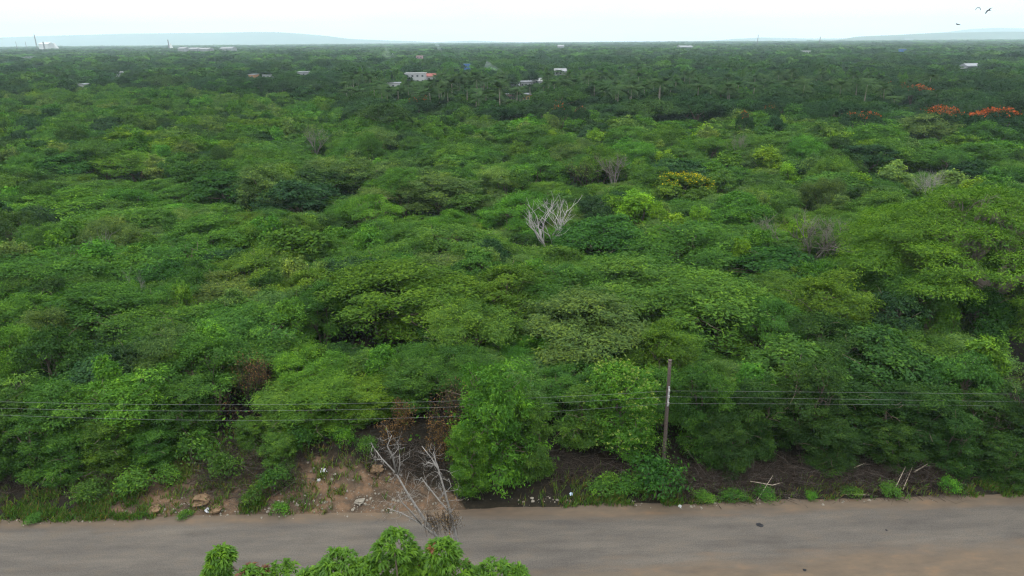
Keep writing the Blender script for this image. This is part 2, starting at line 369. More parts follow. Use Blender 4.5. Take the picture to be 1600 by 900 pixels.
hills(6200, [(1290, 66), (1315, 61), (1340, 57), (1400, 54.5), (1450, 52), (1510, 50.5), (1560, 49.5), (1600, 49.5), (1700, 48), (1900, 52), (2100, 60)], HM, depth=1600, seed=4)
hills(10500, [(1080, 66), (1150, 60.5), (1190, 58.5), (1260, 60), (1330, 60), (1480, 50), (1520, 45), (1555, 43.5), (1600, 44), (1700, 43), (1900, 50), (2100, 60)], HM, seed=6)

# haze: one even box of air round everything, the sky outside it
def haze():
    mb = MB(); mb.box((0, 6200, 190), (26000, 15200, 388))
    m, t = newmat('haze_air'); o = t.nodes.new('ShaderNodeOutputMaterial'); v = t.nodes.new('ShaderNodeVolumePrincipled')
    v.inputs['Color'].default_value = (0.74, 0.91, 1.0, 1); v.inputs['Density'].default_value = 0.000125; v.inputs['Anisotropy'].default_value = 0.2
    t.links.new(v.outputs[0], o.inputs['Volume'])
    tag(link('haze', mb.mesh('haze', [m])), kind='stuff', label='pale blue haze lying over the far woods and hills', cat='haze')
haze()

# ------------------------------------------------------------------ foliage generators
def unit(a): return a / np.maximum(np.linalg.norm(a, axis=-1, keepdims=True), 1e-9)
def crown_lobes(kind, Rr, H, rng):
    L = []; rnd = lambda a, b: rng.uniform(a, b)
    if kind == 'feather':
        n = rng.integers(13, 19); ox, oy = rnd(-.2, .2) * Rr, rnd(-.2, .2) * Rr
        for k in range(n):
            a = 2.4 * k + rnd(-.5, .5); q = Rr * (0.05 + 0.72 * math.sqrt(k / n)) * rnd(.75, 1.12)
            top = H * (1.0 - 0.36 * (q / Rr) ** 2) * rnd(.74, 1.0); rx = Rr * rnd(.18, .38); rz = H * rnd(.08, .17)
            L.append((q * math.cos(a) + ox, q * math.sin(a) + oy, top - rz, rx, rx * rnd(.8, 1.1), rz))
        for k in range(7):
            a = rnd(0, 6.28); q = Rr * rnd(.5, .78); rx = Rr * rnd(.22, .34)
            L.append((q * math.cos(a), q * math.sin(a), H * rnd(.28, .55), rx, rx, H * rnd(.12, .2)))
    elif kind == 'broad':
        n = rng.integers(14, 20)
        for k in range(n):
            a = rnd(0, 6.28); q = Rr * math.sqrt(rnd(0, .5)); zc = H * (0.80 - 0.3 * (q / Rr) ** 2) * rnd(.74, 1.0); rx = Rr * rnd(.2, .38)
            L.append((q * math.cos(a), q * math.sin(a), zc, rx, rx * rnd(.85, 1.15), min(rx * rnd(.7, .95), H - zc)))
        for k in range(9):
            a = rnd(0, 6.28); q = Rr * rnd(.5, .75); rx = Rr * rnd(.24, .36)
            L.append((q * math.cos(a), q * math.sin(a), H * rnd(.25, .55), rx, rx, rx * .9))
    elif kind == 'flat':
        n = 30
        for k in range(n):
            a = 2.4 * k + rnd(-.4, .4); q = Rr * math.sqrt((k + .5) / n) * .86; rx = Rr * rnd(.17, .28); rz = H * rnd(.045, .085)
            zc = H * (0.95 - 0.30 * (q / Rr) ** 2) - rnd(0, .09) * H - rz
            L.append((q * math.cos(a), q * math.sin(a), zc, rx, rx * rnd(.8, 1.2), rz))
    elif kind == 'lime':
        n = rng.integers(6, 9)
        for k in range(n):
            a = rnd(0, 6.28); q = Rr * rnd(.1, .68); top = H * rnd(.72, 1.0); rx = Rr * rnd(.24, .38); rz = H * rnd(.14, .24)
            L.append((q * math.cos(a), q * math.sin(a), top - rz, rx, rx, rz))
        for k in range(7):
            a = rnd(0, 6.28); q = Rr * rnd(.3, .65); rx = Rr * rnd(.25, .35)
            L.append((q * math.cos(a), q * math.sin(a), H * rnd(.25, .5), rx, rx, rx * .9))
    elif kind == 'skirt':          # tall roadside shrub, leafy to the ground
        n = 26
        for k in range(n):
            f = (k + .5) / n; zc = H * (.06 + .84 * f); env = Rr * (0.72 if f < .25 else 0.82 - 0.55 * max(0, f - .45) ** 1.1)
            a = 2.4 * k + rnd(-.5, .5); q = env * rnd(.35, .8); rx = Rr * rnd(.24, .4)
            L.append((q * math.cos(a), q * math.sin(a), zc, rx, rx, rx * rnd(.6, .9)))
    else:                          # bush
        n = 8
        for k in range(n):
            a = 2.4 * k; q = Rr * rnd(.1, .6); rx = Rr * rnd(.35, .5); zc = H * rnd(.25, .62)
            L.append((q * math.cos(a), q * math.sin(a), zc, rx, rx, H * rnd(.25, .36)))
    return np.array(L)
STY = {  # spray scale, stretch, clump spread, leaf-normal up bias, clumpiness, leaf area factor
    'feather': dict(asp=0.30, spread=0.22, up=0.5, per=34, droop=-0.05),
    'broad': dict(asp=0.52, spread=0.20, up=0.4, per=24, droop=-0.3),
    'flat': dict(asp=0.40, spread=0.26, up=0.8, per=18, droop=-0.1),
    'lime': dict(asp=0.55, spread=0.27, up=0.45, per=18, droop=-0.2),
    'skirt': dict(asp=0.32, spread=0.21, up=0.3, per=30, droop=-0.25),
    'bush': dict(asp=0.40, spread=0.16, up=0.4, per=12, droop=0.1)}
def leafset(kind, Rr, H, n, Lf, rng, lobes, lod=0):
    s = STY[kind]; per = max(2, int(s['per'] / (1, 1.5, 2.4, 8, 10, 10)[lod])); K = max(6, int(n / per))
    vol = lobes[:, 3] * lobes[:, 4] + lobes[:, 3] * lobes[:, 5]; w = vol / vol.sum()
    li = rng.choice(len(lobes), K * 3, p=w); d = unit(rng.normal(size=(K * 3, 3)))
    flip = rng.random(K * 3) < (0.86 if kind != 'skirt' else 0.6); d[:, 2] = np.where(flip, np.abs(d[:, 2]), d[:, 2])
    Lb = lobes[li]; ext = rng.uniform(.66, 1.06, (K * 3, 1)) + np.where(rng.random((K * 3, 1)) < .16, rng.uniform(.05, .5, (K * 3, 1)), 0)   # shoots that break the outline
    pos = Lb[:, :3] + d * Lb[:, 3:6] * ext
    # drop clumps buried inside other lobes, thin some at random for gaps
    ins = np.zeros(len(pos), int)
    for q in lobes: ins += (((pos - q[:3]) / (q[3:6] * .74)) ** 2).sum(1) < 1
    keep = (ins <= (Lb[:, 2] * 0 + 0)) & (pos[:, 2] > 0.05 * H)
    ph = fnoise(pos[:, 0] + pos[:, 2], pos[:, 1] - pos[:, 2], 1.6 / max(Rr / 3, .3), 61)
    keep &= (ph > 0.44) & (fnoise(pos[:, 0] * 1.7 - pos[:, 2], pos[:, 1] * 1.7, 2.6 / max(Rr / 3, .3), 67) > .36)
    lt = rng.normal(0, .10, len(lobes))[li]
    pos, d, lt = pos[keep][:K], d[keep][:K], lt[keep][:K]
    K = len(pos); size = Rr / 3.2 if kind != 'bush' else 1.0
    ct = rng.normal(.46, .24, K) + lt
    P = np.repeat(pos, per, 0); D = np.repeat(d, per, 0); T = np.repeat(ct, per) + rng.normal(0, .15, K * per)
    sp = s['spread'] * (size ** .5) * (1, 1, 1.2, 1.5, 2, 2)[lod]
    P = P + rng.normal(size=P.shape) * sp * np.array([1, 1, .55])
    nrm = unit(D * .5 + np.array([0, 0, s['up']]) + rng.normal(size=P.shape) * .38)
    ax = D * np.array([1, 1, .4]) + rng.normal(size=P.shape) * .7; ax[:, 2] += s['droop']
    ax = unit(ax - nrm * (ax * nrm).sum(1)[:, None]); sd = np.cross(nrm, ax)
    ln = Lf * rng.uniform(.5, 1.6, (len(P), 1)); wd_ = ln * s['asp'] * rng.uniform(.8, 1.2, (len(P), 1)) * .5
    tip = ax * ln * .5 - nrm * ln * .08
    V = np.stack([P - ax * ln * .5, P + sd * wd_ + nrm * ln * .03, P + tip, P - sd * wd_ + nrm * ln * .03], 1)
    return V, np.clip(T, 0, 1)
NOM = {'feather': (3.4, 6.4), 'broad': (3.2, 7.5), 'flat': (7.5, 10.5), 'lime': (2.4, 6.5), 'skirt': (3.0, 7.5), 'bush': (1.0, 1.3)}
CNT = {'feather': 38000, 'broad': 25000, 'flat': 30000, 'lime': 11000, 'skirt': 32000, 'bush': 2200}
LFS = {'feather': .155, 'broad': .175, 'flat': .26, 'lime': .22, 'skirt': .18, 'bush': .12}
LODN = (1, .60, .30, .030, .006, .0028); LODL = (1, 1.25, 1.75, 5.2, 10.5, 14.0)
def limb(p0, p1, rng, n=6, sag=.12):
    p0, p1 = np.array(p0, float), np.array(p1, float); t = np.linspace(0, 1, n)[:, None]; L_ = np.linalg.norm(p1 - p0)
    pts = p0 + (p1 - p0) * t; pts[:, 2:] += sag * L_ * np.sin(t * math.pi) * .5
    pts[1:-1] += rng.normal(0, .035 * L_, (n - 2, 3)); return pts
def trunk_mesh(kind, Rr, H, lobes, rng, mat, lod=0):
    mb = MB(); sides = (7, 5, 4)[min(lod, 2)]; r0 = .03 * H if kind != 'flat' else .045 * H
    fork = np.array([rng.normal(0, .1), rng.normal(0, .1), H * (.22 if kind != 'flat' else .3)])
    stems = 1 if kind in ('flat', 'broad') else 3
    idx = rng.permutation(len(lobes))[:(12, 7, 4)[min(lod, 2)]]
    if stems == 1:
        mb.tube([(0, 0, -.3), (0, 0, H * .08), fork], [r0 * 1.3, r0, r0 * .8], sides)
        bases = [fork]
    else:
        bases = []
        for k in range(stems):
            a = 6.28 * k / stems + rng.uniform(-.5, .5); b = np.array([math.cos(a) * Rr * .22, math.sin(a) * Rr * .22, H * .3])
            mb.tube(limb((math.cos(a) * .08, math.sin(a) * .08, -.3), b, rng, 5), np.linspace(r0 * .7, r0 * .45, 5), sides); bases.append(b)
    for k in idx:
        c = lobes[k][:3] + np.array([0, 0, lobes[k][5] * .1]); b = min(bases, key=lambda q: np.linalg.norm(q[:2] - c[:2]))
        if c[2] < b[2] * .7: b = b * .6
        pts = limb(b, c, rng, 6, .25); mb.tube(pts, np.linspace(r0 * .5, r0 * .1, 6), sides)
        if lod == 0:
            for j in range(4):
                e = c + rng.normal(size=3) * lobes[k][3:6] * np.array([.8, .8, .6]); q = pts[rng.integers(2, 5)]
                mb.tube(limb(q, e, rng, 4), np.linspace(r0 * .16, r0 * .04, 4), 4)
    return mb.mesh('trunk', [mat], smooth=True)
TEMPL = {}
NVAR = {0: 7, 1: 6, 2: 5}
for kind in NOM:
    Rr, H = NOM[kind]
    for v in range(7):
        rg = np.random.default_rng(1000 + 17 * v + len(kind) * 131); lobes = crown_lobes(kind, Rr, H, rg)
        for lod in range(3):
            if v >= NVAR[lod] or (kind in ('skirt', 'bush') and lod == 2): continue
            V, T = leafset(kind, Rr, H, CNT[kind] * LODN[lod], LFS[kind] * LODL[lod], rg, lobes, lod)
            TEMPL[kind, lod, v] = (quads_mesh('crown', V, [M_LEAF], tint=T), trunk_mesh(kind, Rr, H, lobes, rg, M_BARK, lod))
# merged far trees: raw arrays
FARSET = {}
for kind in ('feather', 'broad', 'flat'):
    for lod in (2, 3, 4, 5):
        for v in range(4):
            Rr, H = NOM[kind]; rg = np.random.default_rng(500 + v * 7 + lod)
            FARSET[kind, lod, v] = leafset(kind, Rr, H, max(14, {'feather': 26000, 'broad': 19000, 'flat': 30000}[kind] * (.2 if lod == 2 else LODN[lod])), {'feather': .19, 'broad': .2, 'flat': .3}[kind] * (2.2 if lod == 2 else LODL[lod]), rg, crown_lobes(kind, Rr, H, rg), lod)

COLS = {'feather': (0.072, 0.168, 0.026), 'mid': (0.060, 0.150, 0.026), 'bright': (0.075, 0.205, 0.024), 'soft': (0.086, 0.165, 0.044),
        'yellowgreen': (0.085, 0.178, 0.020), 'dark': (0.034, 0.084, 0.018), 'deep': (0.036, 0.105, 0.018), 'lime': (0.15, 0.30, 0.022),
        'olive': (0.085, 0.145, 0.035), 'flatdark': (0.020, 0.058, 0.020), 'bluish': (0.030, 0.078, 0.029), 'pale': (0.12, 0.21, 0.05), 'brown': (0.13, 0.11, 0.055)}
TONEW = {'feather': 'mid-green', 'mid': 'green', 'bright': 'bright green', 'soft': 'soft grey-green', 'yellowgreen': 'yellowish green', 'dark': 'dark green',
         'deep': 'deep green', 'lime': 'lime-green', 'olive': 'olive', 'flatdark': 'very dark green', 'bluish': 'bluish green', 'pale': 'pale green', 'brown': 'brownish'}
KNAME = {'feather': 'thorn_tree', 'broad': 'broadleaf_tree', 'flat': 'rain_tree', 'lime': 'slender_tree', 'skirt': 'roadside_shrub', 'bush': 'bush'}
KWORD = {'feather': 'feathery thorn tree', 'broad': 'round broadleaf tree', 'flat': 'flat-topped spreading tree', 'lime': 'upright leafy tree', 'skirt': 'leafy roadside shrub', 'bush': 'low bush'}
KCAT = {'feather': 'tree', 'broad': 'tree', 'flat': 'tree', 'lime': 'tree', 'skirt': 'shrub', 'bush': 'bush'}
KGRP = {'feather': 'feathery thorn trees of the scrub', 'broad': 'round broadleaf trees', 'flat': 'flat-topped spreading trees', 'lime': 'upright leafy trees in the scrub', 'skirt': 'leafy shrubs along the roadside', 'bush': 'low bushes on the verge'}
PLACED = []      # (x, y, r, h, kind, tone, label)
ROOTS = []
_protos = {}
def jitter(c, rng, a=.16):
    c = np.array(c) * rng.uniform(1 - a, 1 + a); c[0] *= rng.uniform(.88, 1.14); return tuple(np.clip(c, 0, .9))
def put_tree(kind, x, y, r, h, tone, label=None, lod=None, var=None, group=True, z=None):
    d = math.hypot(x, y)
    if lod is None: lod = 0 if d < 100 else (1 if d < 170 else 2)
    if kind in ('skirt', 'bush') and lod == 2: lod = 1
    if var is None: var = int(RNG.integers(0, NVAR[lod]))
    cm, tm = TEMPL[kind, lod, var]; R0, H0 = NOM[kind]
    rt = empty(KNAME[kind], (x, y, float(ground_z(x, y)) if z is None else z), float(RNG.uniform(0, 6.28)), (r / R0 * RNG.uniform(.85, 1.2), r / R0 * RNG.uniform(.85, 1.2), h / H0))
    if kind != 'bush': rt.rotation_euler = (float(RNG.normal(0, .05)), float(RNG.normal(0, .05)), rt.rotation_euler[2])
    key = (kind, lod, var)
    if key not in _protos:
        c = link('crown', cm, rt); t = link('trunk', tm, rt); _protos[key] = (c, t)
    else:
        c0, t0 = _protos[key]; c = c0.copy(); t = t0.copy()
        for q in (c, t): COL.objects.link(q); q.parent = rt
    c.color = jitter(COLS[tone], RNG) + (1,)
    tag(rt, label, KCAT[kind], KGRP[kind] if group else None)
    ROOTS.append(dict(o=rt, kind=kind, tone=tone, x=x, y=y, h=h, auto=label is None))
    PLACED.append((x, y, r, h))
    return rt

# ------------------------------------------------------------------ trees picked out one by one from the photo
PROT = []        # protected windows of the picture: (px0, px1, py_top, py_bottom, distance)
def hand(kind, px, ytop, wpx, h, tone, label=None, show=.45, ratio=None, var=None, lod=None):
    p = at_h(px, ytop + 2, h); d = math.hypot(p[0], p[1]); sl = math.sqrt(d * d + (CAM_H - h) ** 2)
    r = min(wpx * sl / FPX / 2, {'feather': 7.4, 'broad': 6.4, 'flat': 8.5, 'lime': 3.4}.get(kind, 9)); wpx = 2 * r * FPX / sl
    x, y = p[0], p[1] + (0.3 * r)
    o = put_tree(kind, x, y, r, h, tone, label, var=var, lod=lod)
    PROT.append((px - wpx * .42, px + wpx * .42, ytop, ytop + (wpx * show if label else 4), y - r * .5))
    return o
H_ = hand
# far/mid scrub features
H_('broad', 340, 262, 150, 8, 'deep', 'deep green round tree with a dense crown in the left part of the scrub')
H_('broad', 455, 268, 190, 8.5, 'bluish', 'large bluish dark green round tree in the scrub, left of centre')
H_('broad', 505, 250, 130, 7.5, 'dark', 'dark round tree directly behind the large bluish green one')
H_('broad', 92, 230, 150, 8, 'deep', 'dark broad tree with a bright crown rim near the left edge')
H_('feather', 200, 232, 150, 7, 'yellowgreen', 'olive-green layered thorn tree right of the dark broad tree at left')
H_('lime', 90, 340, 62, 8, 'bright', 'narrow bright green tree beside the pale dead sticks at left')
H_('lime', 150, 378, 120, 7, 'bright', 'bright green leafy tree grown through with pale dead branches, left side')
H_('lime', 445, 362, 105, 7.5, 'yellowgreen', 'layered yellow-green tree with big leaves, left of the centre')
H_('flat', 572, 302, 110, 8, 'bright', 'tiered bright green tree with horizontal branches, left of centre')
H_('feather', 690, 272, 210, 7, 'soft', 'soft grey-green domed thorn tree in the centre of the scrub')
H_('feather', 785, 256, 80, 7, 'pale', 'small pale grey-green dome tree just above the centre')
H_('feather', 805, 302, 120, 7.5, 'bright', 'rounded fine-leaved green tree left behind the grey dead tree')
H_('broad', 945, 335, 150, 7.5, 'deep', 'deep green flat-shouldered tree right beside the grey dead tree')
H_('lime', 1005, 298, 105, 8, 'lime', 'lime-green leafy tree with pale tips, right of the grey dead tree')
H_('lime', 1062, 340, 75, 7.5, 'lime', 'small lime-green crown in front of the taller lime one')
H_('feather', 1085, 358, 215, 7.5, 'feather', 'wide fine-leaved green tree right of the deep green flat-shouldered tree')
H_('broad', 1165, 292, 105, 8, 'bright', 'dense bright green dome tree right of the lime trees')
H_('feather', 975, 415, 220, 7, 'mid', 'umbrella-shaped feathery green tree below the deep green tree')
H_('lime', 1205, 226, 95, 8, 'lime', 'lime-green tree with yellow shoots in the far scrub, right half')
H_('lime', 1140, 232, 80, 7.5, 'yellowgreen')
H_('lime', 1415, 250, 95, 8, 'pale', 'pale lime tree with whitish leaves behind the big spreading tree')
H_('lime', 1485, 262, 60, 7, 'pale', 'small pale leafy tree behind the big spreading tree, beside grey sticks')
H_('broad', 1370, 278, 120, 8, 'dark')
H_('broad', 1310, 262, 90, 7.5, 'mid')
H_('broad', 1360, 315, 40, 9, 'bright', 'narrow bright vine-clad tree above the thin grey tree at right')
H_('feather', 1245, 200, 190, 7.5, 'mid')
H_('feather', 1400, 218, 210, 8, 'feather', 'wide flat feathery tree in the far scrub at right')
H_('feather', 1540, 222, 190, 8, 'mid')
H_('feather', 1450, 178, 80, 9, 'soft', 'pale rounded dome tree below the orange flowering trees')
H_('feather', 1380, 193, 90, 8, 'bright')
H_('feather', 740, 182, 60, 8, 'soft')
H_('feather', 1560, 188, 120, 9, 'mid')
# middle rows
H_('feather', 60, 300, 170, 6.8, 'bright'); H_('feather', 190, 318, 170, 6.5, 'feather')
H_('feather', 300, 345, 200, 6.6, 'feather'); H_('feather', 60, 395, 170, 6.6, 'mid')
H_('feather', 255, 392, 180, 6.4, 'mid'); H_('feather', 385, 405, 170, 6.2, 'yellowgreen')
H_('feather', 700, 362, 200, 6.8, 'mid'); H_('feather', 590, 350, 110, 6.2, 'feather')
H_('feather', 700, 330, 90, 6.5, 'bright')
H_('feather', 840, 385, 170, 6.4, 'feather'); H_('feather', 560, 395, 150, 6, 'feather')
H_('feather', 590, 452, 250, 6.8, 'yellowgreen', 'wide yellowish green thorn tree in the second rank left of centre')
H_('feather', 790, 440, 200, 6.5, 'yellowgreen', 'olive yellow-green thorn tree in the middle of the second rank')
H_('feather', 470, 440, 130, 6, 'yellowgreen'); H_('feather', 330, 440, 190, 6.4, 'olive')
H_('feather', 130, 462, 190, 6.6, 'mid'); H_('feather', 30, 470, 150, 6.4, 'bright')
H_('feather', 240, 490, 190, 6.4, 'feather'); H_('feather', 380, 500, 190, 6.4, 'mid')
H_('feather', 905, 478, 230, 6.8, 'soft', 'large soft grey-green thorn tree behind the shrub with pale shoots')
H_('feather', 1140, 452, 260, 7, 'feather', 'wide feathery green tree behind the roadside shrubs right of the pole')
H_('feather', 720, 500, 170, 6.4, 'feather'); H_('feather', 1040, 520, 130, 6.4, 'yellowgreen')
H_('broad', 1220, 385, 150, 6.8, 'deep'); H_('broad', 1190, 345, 110, 6.5, 'mid')
H_('feather', 1310, 495, 150, 6.6, 'dark'); H_('broad', 1400, 535, 180, 6.6, 'dark')
H_('broad', 1255, 540, 150, 6.2, 'mid')
# roadside rank: leafy to the ground
def roadside(px, ytop, ybase, wpx, tone, kind='skirt', label=None, var=None):
    if not (700 < px < 1000): ybase += 22 if px > 1050 or px < 330 else 8
    b = at_h(px, ybase, 0); r0 = wpx * math.hypot(b[1], CAM_H * .75) / FPX / 2
    y = b[1] + r0 * .75; x = b[0] * y / b[1]; t = at_y(px, ytop, y + .2 * r0)
    if px > 1050: tone = 'dark' if px > 1200 else {'mid': 'dark', 'feather': 'deep'}.get(tone, tone)  # right-hand shrubs: shade of their fronts put into darker leaf tones
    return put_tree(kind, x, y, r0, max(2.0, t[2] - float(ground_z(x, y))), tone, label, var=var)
roadside(30, 588, 735, 150, 'mid'); roadside(135, 592, 735, 150, 'feather'); roadside(228, 580, 728, 160, 'bright')
roadside(75, 640, 755, 120, 'mid'); roadside(185, 645, 745, 120, 'feather'); roadside(310, 590, 705, 110, 'mid')
roadside(455, 600, 715, 130, 'feather'); roadside(520, 590, 720, 130, 'yellowgreen'); roadside(590, 585, 700, 110, 'yellowgreen')
roadside(445, 680, 752, 70, 'mid'); roadside(640, 560, 690, 110, 'mid')
roadside(775, 562, 797, 150, 'bright', label='tall dense bright green shrub reaching down to the road edge in the centre', var=0)
roadside(830, 620, 772, 95, 'mid', label='lower green shrub leaning against the right side of the tall central one', var=1)
roadside(735, 655, 797, 80, 'bright', label='low leafy green shrub at the foot of the tall central one, beside the dead snag', var=3)
roadside(915, 600, 735, 110, 'mid')
PS = roadside(965, 562, 745, 145, 'bright', label='rounded shrub speckled with pale yellow-green shoots, left of the utility pole', var=2)
roadside(1095, 570, 725, 120, 'feather'); roadside(1165, 585, 720, 120, 'mid'); roadside(1245, 560, 715, 150, 'mid')
roadside(1340, 600, 720, 150, 'dark'); roadside(1430, 590, 722, 150, 'dark'); roadside(1520, 610, 722, 120, 'mid'); roadside(1590, 585, 745, 130, 'deep')
roadside(1130, 640, 738, 90, 'mid'); roadside(1290, 650, 735, 90, 'feather'); roadside(1385, 655, 735, 100, 'mid'); roadside(1475, 640, 738, 100, 'deep'); roadside(1560, 680, 752, 90, 'mid')
roadside(20, 660, 752, 100, 'deep'); roadside(120, 670, 748, 90, 'mid'); roadside(250, 665, 735, 90, 'mid'); roadside(400, 660, 722, 60, 'mid'); roadside(565, 640, 705, 80, 'feather')
roadside(1660, 600, 740, 140, 'dark'); roadside(-60, 590, 740, 150, 'mid')

# big spreading tree at the right: its own crown, denser and wider
def big_tree():
    rg = np.random.default_rng(77); Rr, H = 14.5, 14.2
    x, y = at_y(1545, 450, 60.0)[0], 60.0
    L = []
    n = 110
    for k in range(n):
        a = 2.4 * k + rg.uniform(-.3, .3); q = Rr * math.sqrt((k + .5) / n) * .9; rx = rg.uniform(1.1, 2.2); rz = rg.uniform(.42, .85)
        L.append((q * math.cos(a), q * math.sin(a), H * (0.98 - .50 * (q / Rr) ** 2.0) - rg.uniform(0, 1.3) - rz, rx, rx * rg.uniform(.8, 1.2), rz))
    for k in range(26):
        a = rg.uniform(0, 6.28); q = Rr * rg.uniform(.55, .95); rx = rg.uniform(1.0, 1.8)
        L.append((q * math.cos(a), q * math.sin(a), H * rg.uniform(.3, .5), rx, rx, .6))
    L = np.array(L); STY['big'] = dict(asp=.36, spread=.30, up=.85, per=22, droop=-.15)
    V, T = leafset('big', 3.2, H, 240000, .185, rg, L)
    rt = empty('rain_tree', (x, y, 0))
    c = link('crown', quads_mesh('crown', V, [M_LEAF], tint=T), rt); c.color = (0.084, 0.186, 0.018, 1)
    mb = MB(); f = np.array([.3, 0, 3.4]); mb.tube([(0, 0, -.3), (.1, 0, 1.5), f], [.75, .55, .5], 10)
    for k in range(9):
        a = 6.28 * k / 9 + rg.uniform(-.2, .2); m_ = f + np.array([math.cos(a) * 4.6, math.sin(a) * 4.6, 4.2 + rg.uniform(-.8, .8)])
        A = limb(f, m_, rg, 7, .1); mb.tube(A, np.linspace(.36, .2, 7), 7)
        for j in np.argsort(np.linalg.norm(L[:, :2] - m_[:2], axis=1))[:8]:
            B = limb(A[rg.integers(4, 7)], L[j][:3], rg, 6, .1); mb.tube(B, np.linspace(.15, .04, 6), 5)
            for _ in range(3):
                e = L[j][:3] + rg.normal(size=3) * L[j][3:6] * .6; mb.tube(limb(B[4], e, rg, 4), np.linspace(.05, .015, 4), 4)
    link('trunk', mb.mesh('trunk', [simple('grey_bark', (0.17, 0.145, 0.12), .9, .3, 4)], True), rt)
    tag(rt, 'huge spreading green tree filling the right edge, its lit crown taller than everything near it', 'tree', KGRP['flat'])
    PLACED.append((x, y, 12.5, H)); ROOTS.append(dict(o=rt, kind='flat', tone='bright', x=x, y=y, h=H, auto=False))
    return x, y
BX, BY = big_tree()
PROT.append((1290, 1640, 283, 520, BY - 10))

# ------------------------------------------------------------------ bare trees
def bare_tree(name, loc, H, Rr, mat, label, seed, leaves=None, levels=4, r0=.1, lean=0, spread=.5, up=.55, cat='tree', n0=5, group=None, kids=4):
    rg = np.random.default_rng(seed); mb = MB(); tips = []
    def grow(p, d, L_, rad, lev):
        n = 5; pts = [p]; q = p.copy(); dd = d.copy()
        for k in range(n - 1):
            dd = unit(dd + rg.normal(size=3) * .13 + np.array([0, 0, up * .12])); q = q + dd * L_ / (n - 1); pts.append(q.copy())
        mb.tube(pts, np.linspace(rad, rad * .5, n), 5 if lev < 2 else 3, cap=lev < 2)
        if lev >= levels: tips.append(q); return
        for k in range(3 if lev < 2 else kids):
            j = rg.integers(2, n); nd = unit(dd + rg.normal(size=3) * spread + np.array([0, 0, up * .3]))
            grow(pts[j], nd, L_ * rg.uniform(.55, .8), rad * .55, lev + 1)
    rt = empty(name, loc)
    mb.tube([(0, 0, -.3), (lean * .1 * H, 0, H * .2)], [r0 * 1.5, r0 * 1.2], 7)
    b = np.array([lean * .1 * H, 0, H * .2])
    for k in range(n0):
        a = 6.28 * k / n0 + rg.uniform(-.4, .4); d = unit(np.array([math.cos(a) * Rr / H * 1.1, math.sin(a) * Rr / H * 1.1, .85]))
        grow(b, d, H * .36, r0, 1)
    me = mb.mesh('branches', [mat], True)
    co = np.zeros(len(me.vertices) * 3, np.float32); me.vertices.foreach_get('co', co); co = co.reshape(-1, 3)
    s = np.array([Rr / max(np.percentile(np.abs(co[:, :2]), 98), .1)] * 2 + [H / co[:, 2].max()]); co *= s; me.vertices.foreach_set('co', co.ravel()); me.update()
    link('branches', me, rt)
    if leaves:
        mat_l, cnt, sz = leaves; T = np.array(tips) * s; c = T[rg.integers(0, len(T), cnt)] + rg.normal(size=(cnt, 3)) * .25
        V, _ = loose_leaves(c, sz, rg); lf = link('leaves', quads_mesh('leaves', V, [mat_l], tint=rg.uniform(0, 1, cnt)), rt); lf.color = COLS['olive'] + (1,)
    tag(rt, label, cat, group or 'bare and dead trees'); PLACED.append((loc[0], loc[1], Rr * .8, H)); return rt
def loose_leaves(c, sz, rg, up=.5, asp=.45, droop=0):
    n = len(c); nrm = unit(rg.normal(size=(n, 3)) + np.array([0, 0, up])); ax = rg.normal(size=(n, 3)); ax[:, 2] += droop
    ax = unit(ax - nrm * (ax * nrm).sum(1)[:, None]); sd = np.cross(nrm, ax); ln = sz * rg.uniform(.6, 1.3, (n, 1)); w = ln * asp * .5
    return np.stack([c - ax * ln * .5, c + sd * w, c + ax * ln * .5, c - sd * w], 1), ln
def bare_at(px, ytop, ybase, wpx, H, mat, label, seed, **k):
    p = at_h(px, ytop, H); d = math.hypot(p[0], p[1]); Rr = wpx * math.hypot(d, CAM_H - H) / FPX / 2
    PROT.append((px - wpx * .45, px + wpx * .45, ytop, ybase, p[1] - .5))
    return bare_tree(k.pop('name', 'dead_tree'), (p[0], p[1], 0), H, Rr, mat, label, seed, **k)
bare_at(862, 302, 390, 125, 9.5, simple('silver_dead_wood', (0.30, 0.285, 0.27), 0.9, 0.25, 8), 'bare silver-grey dead tree with upswept forked branches in the middle of the scrub', 41, levels=4, r0=.115, up=.8, spread=.42, n0=5, kids=3)
bare_at(1278, 322, 405, 150, 8.5, M_TWIG, 'thin grey-brown leafless tree with a wide twiggy crown left of the big spreading tree', 8, levels=5, r0=.13, leaves=(M_LEAF, 1400, .22))
bare_at(490, 193, 240, 40, 9, M_TWIG, 'pale twiggy tree standing up from the far scrub left of centre', 9, levels=4, r0=.1, leaves=(M_LEAF, 250, .4))
bare_at(962, 234, 275, 60, 8.5, M_TWIG, 'greyish bare tree right behind the brownish one in the far scrub', 10, levels=4, r0=.1)
bare_at(915, 240, 285, 70, 7.5, M_BROWN, 'brownish half-bare tree in the far scrub above the grey dead tree', 12, levels=4, r0=.1, leaves=(M_LEAF, 900, .35))
bare_at(1466, 252, 300, 62, 9, M_DEAD, 'whitish bare branches rising behind the big spreading tree', 13, levels=4, r0=.07)
bare_at(150, 352, 400, 40, 8.5, M_DEAD, 'pale dead sticks poking up through the bright green tree at left', 14, levels=4, r0=.06, up=.9, n0=3)
bare_at(205, 408, 430, 44, 7, M_DEAD, 'small pale forked dead branch right of the bright green tree at left', 15, levels=4, r0=.055, up=.4, n0=2)
bare_at(1153, 203, 240, 30, 9, M_TWIG, 'thin grey sapling among the lime-green trees in the far scrub', 16, levels=4, r0=.07)
bare_at(385, 550, 690, 90, 6.4, M_BROWN, 'dry brown twiggy bush standing behind the roadside shrubs at left', 17, levels=5, r0=.07, leaves=(M_BRLEAF, 1200, .12), name='dry_bush', cat='bush')
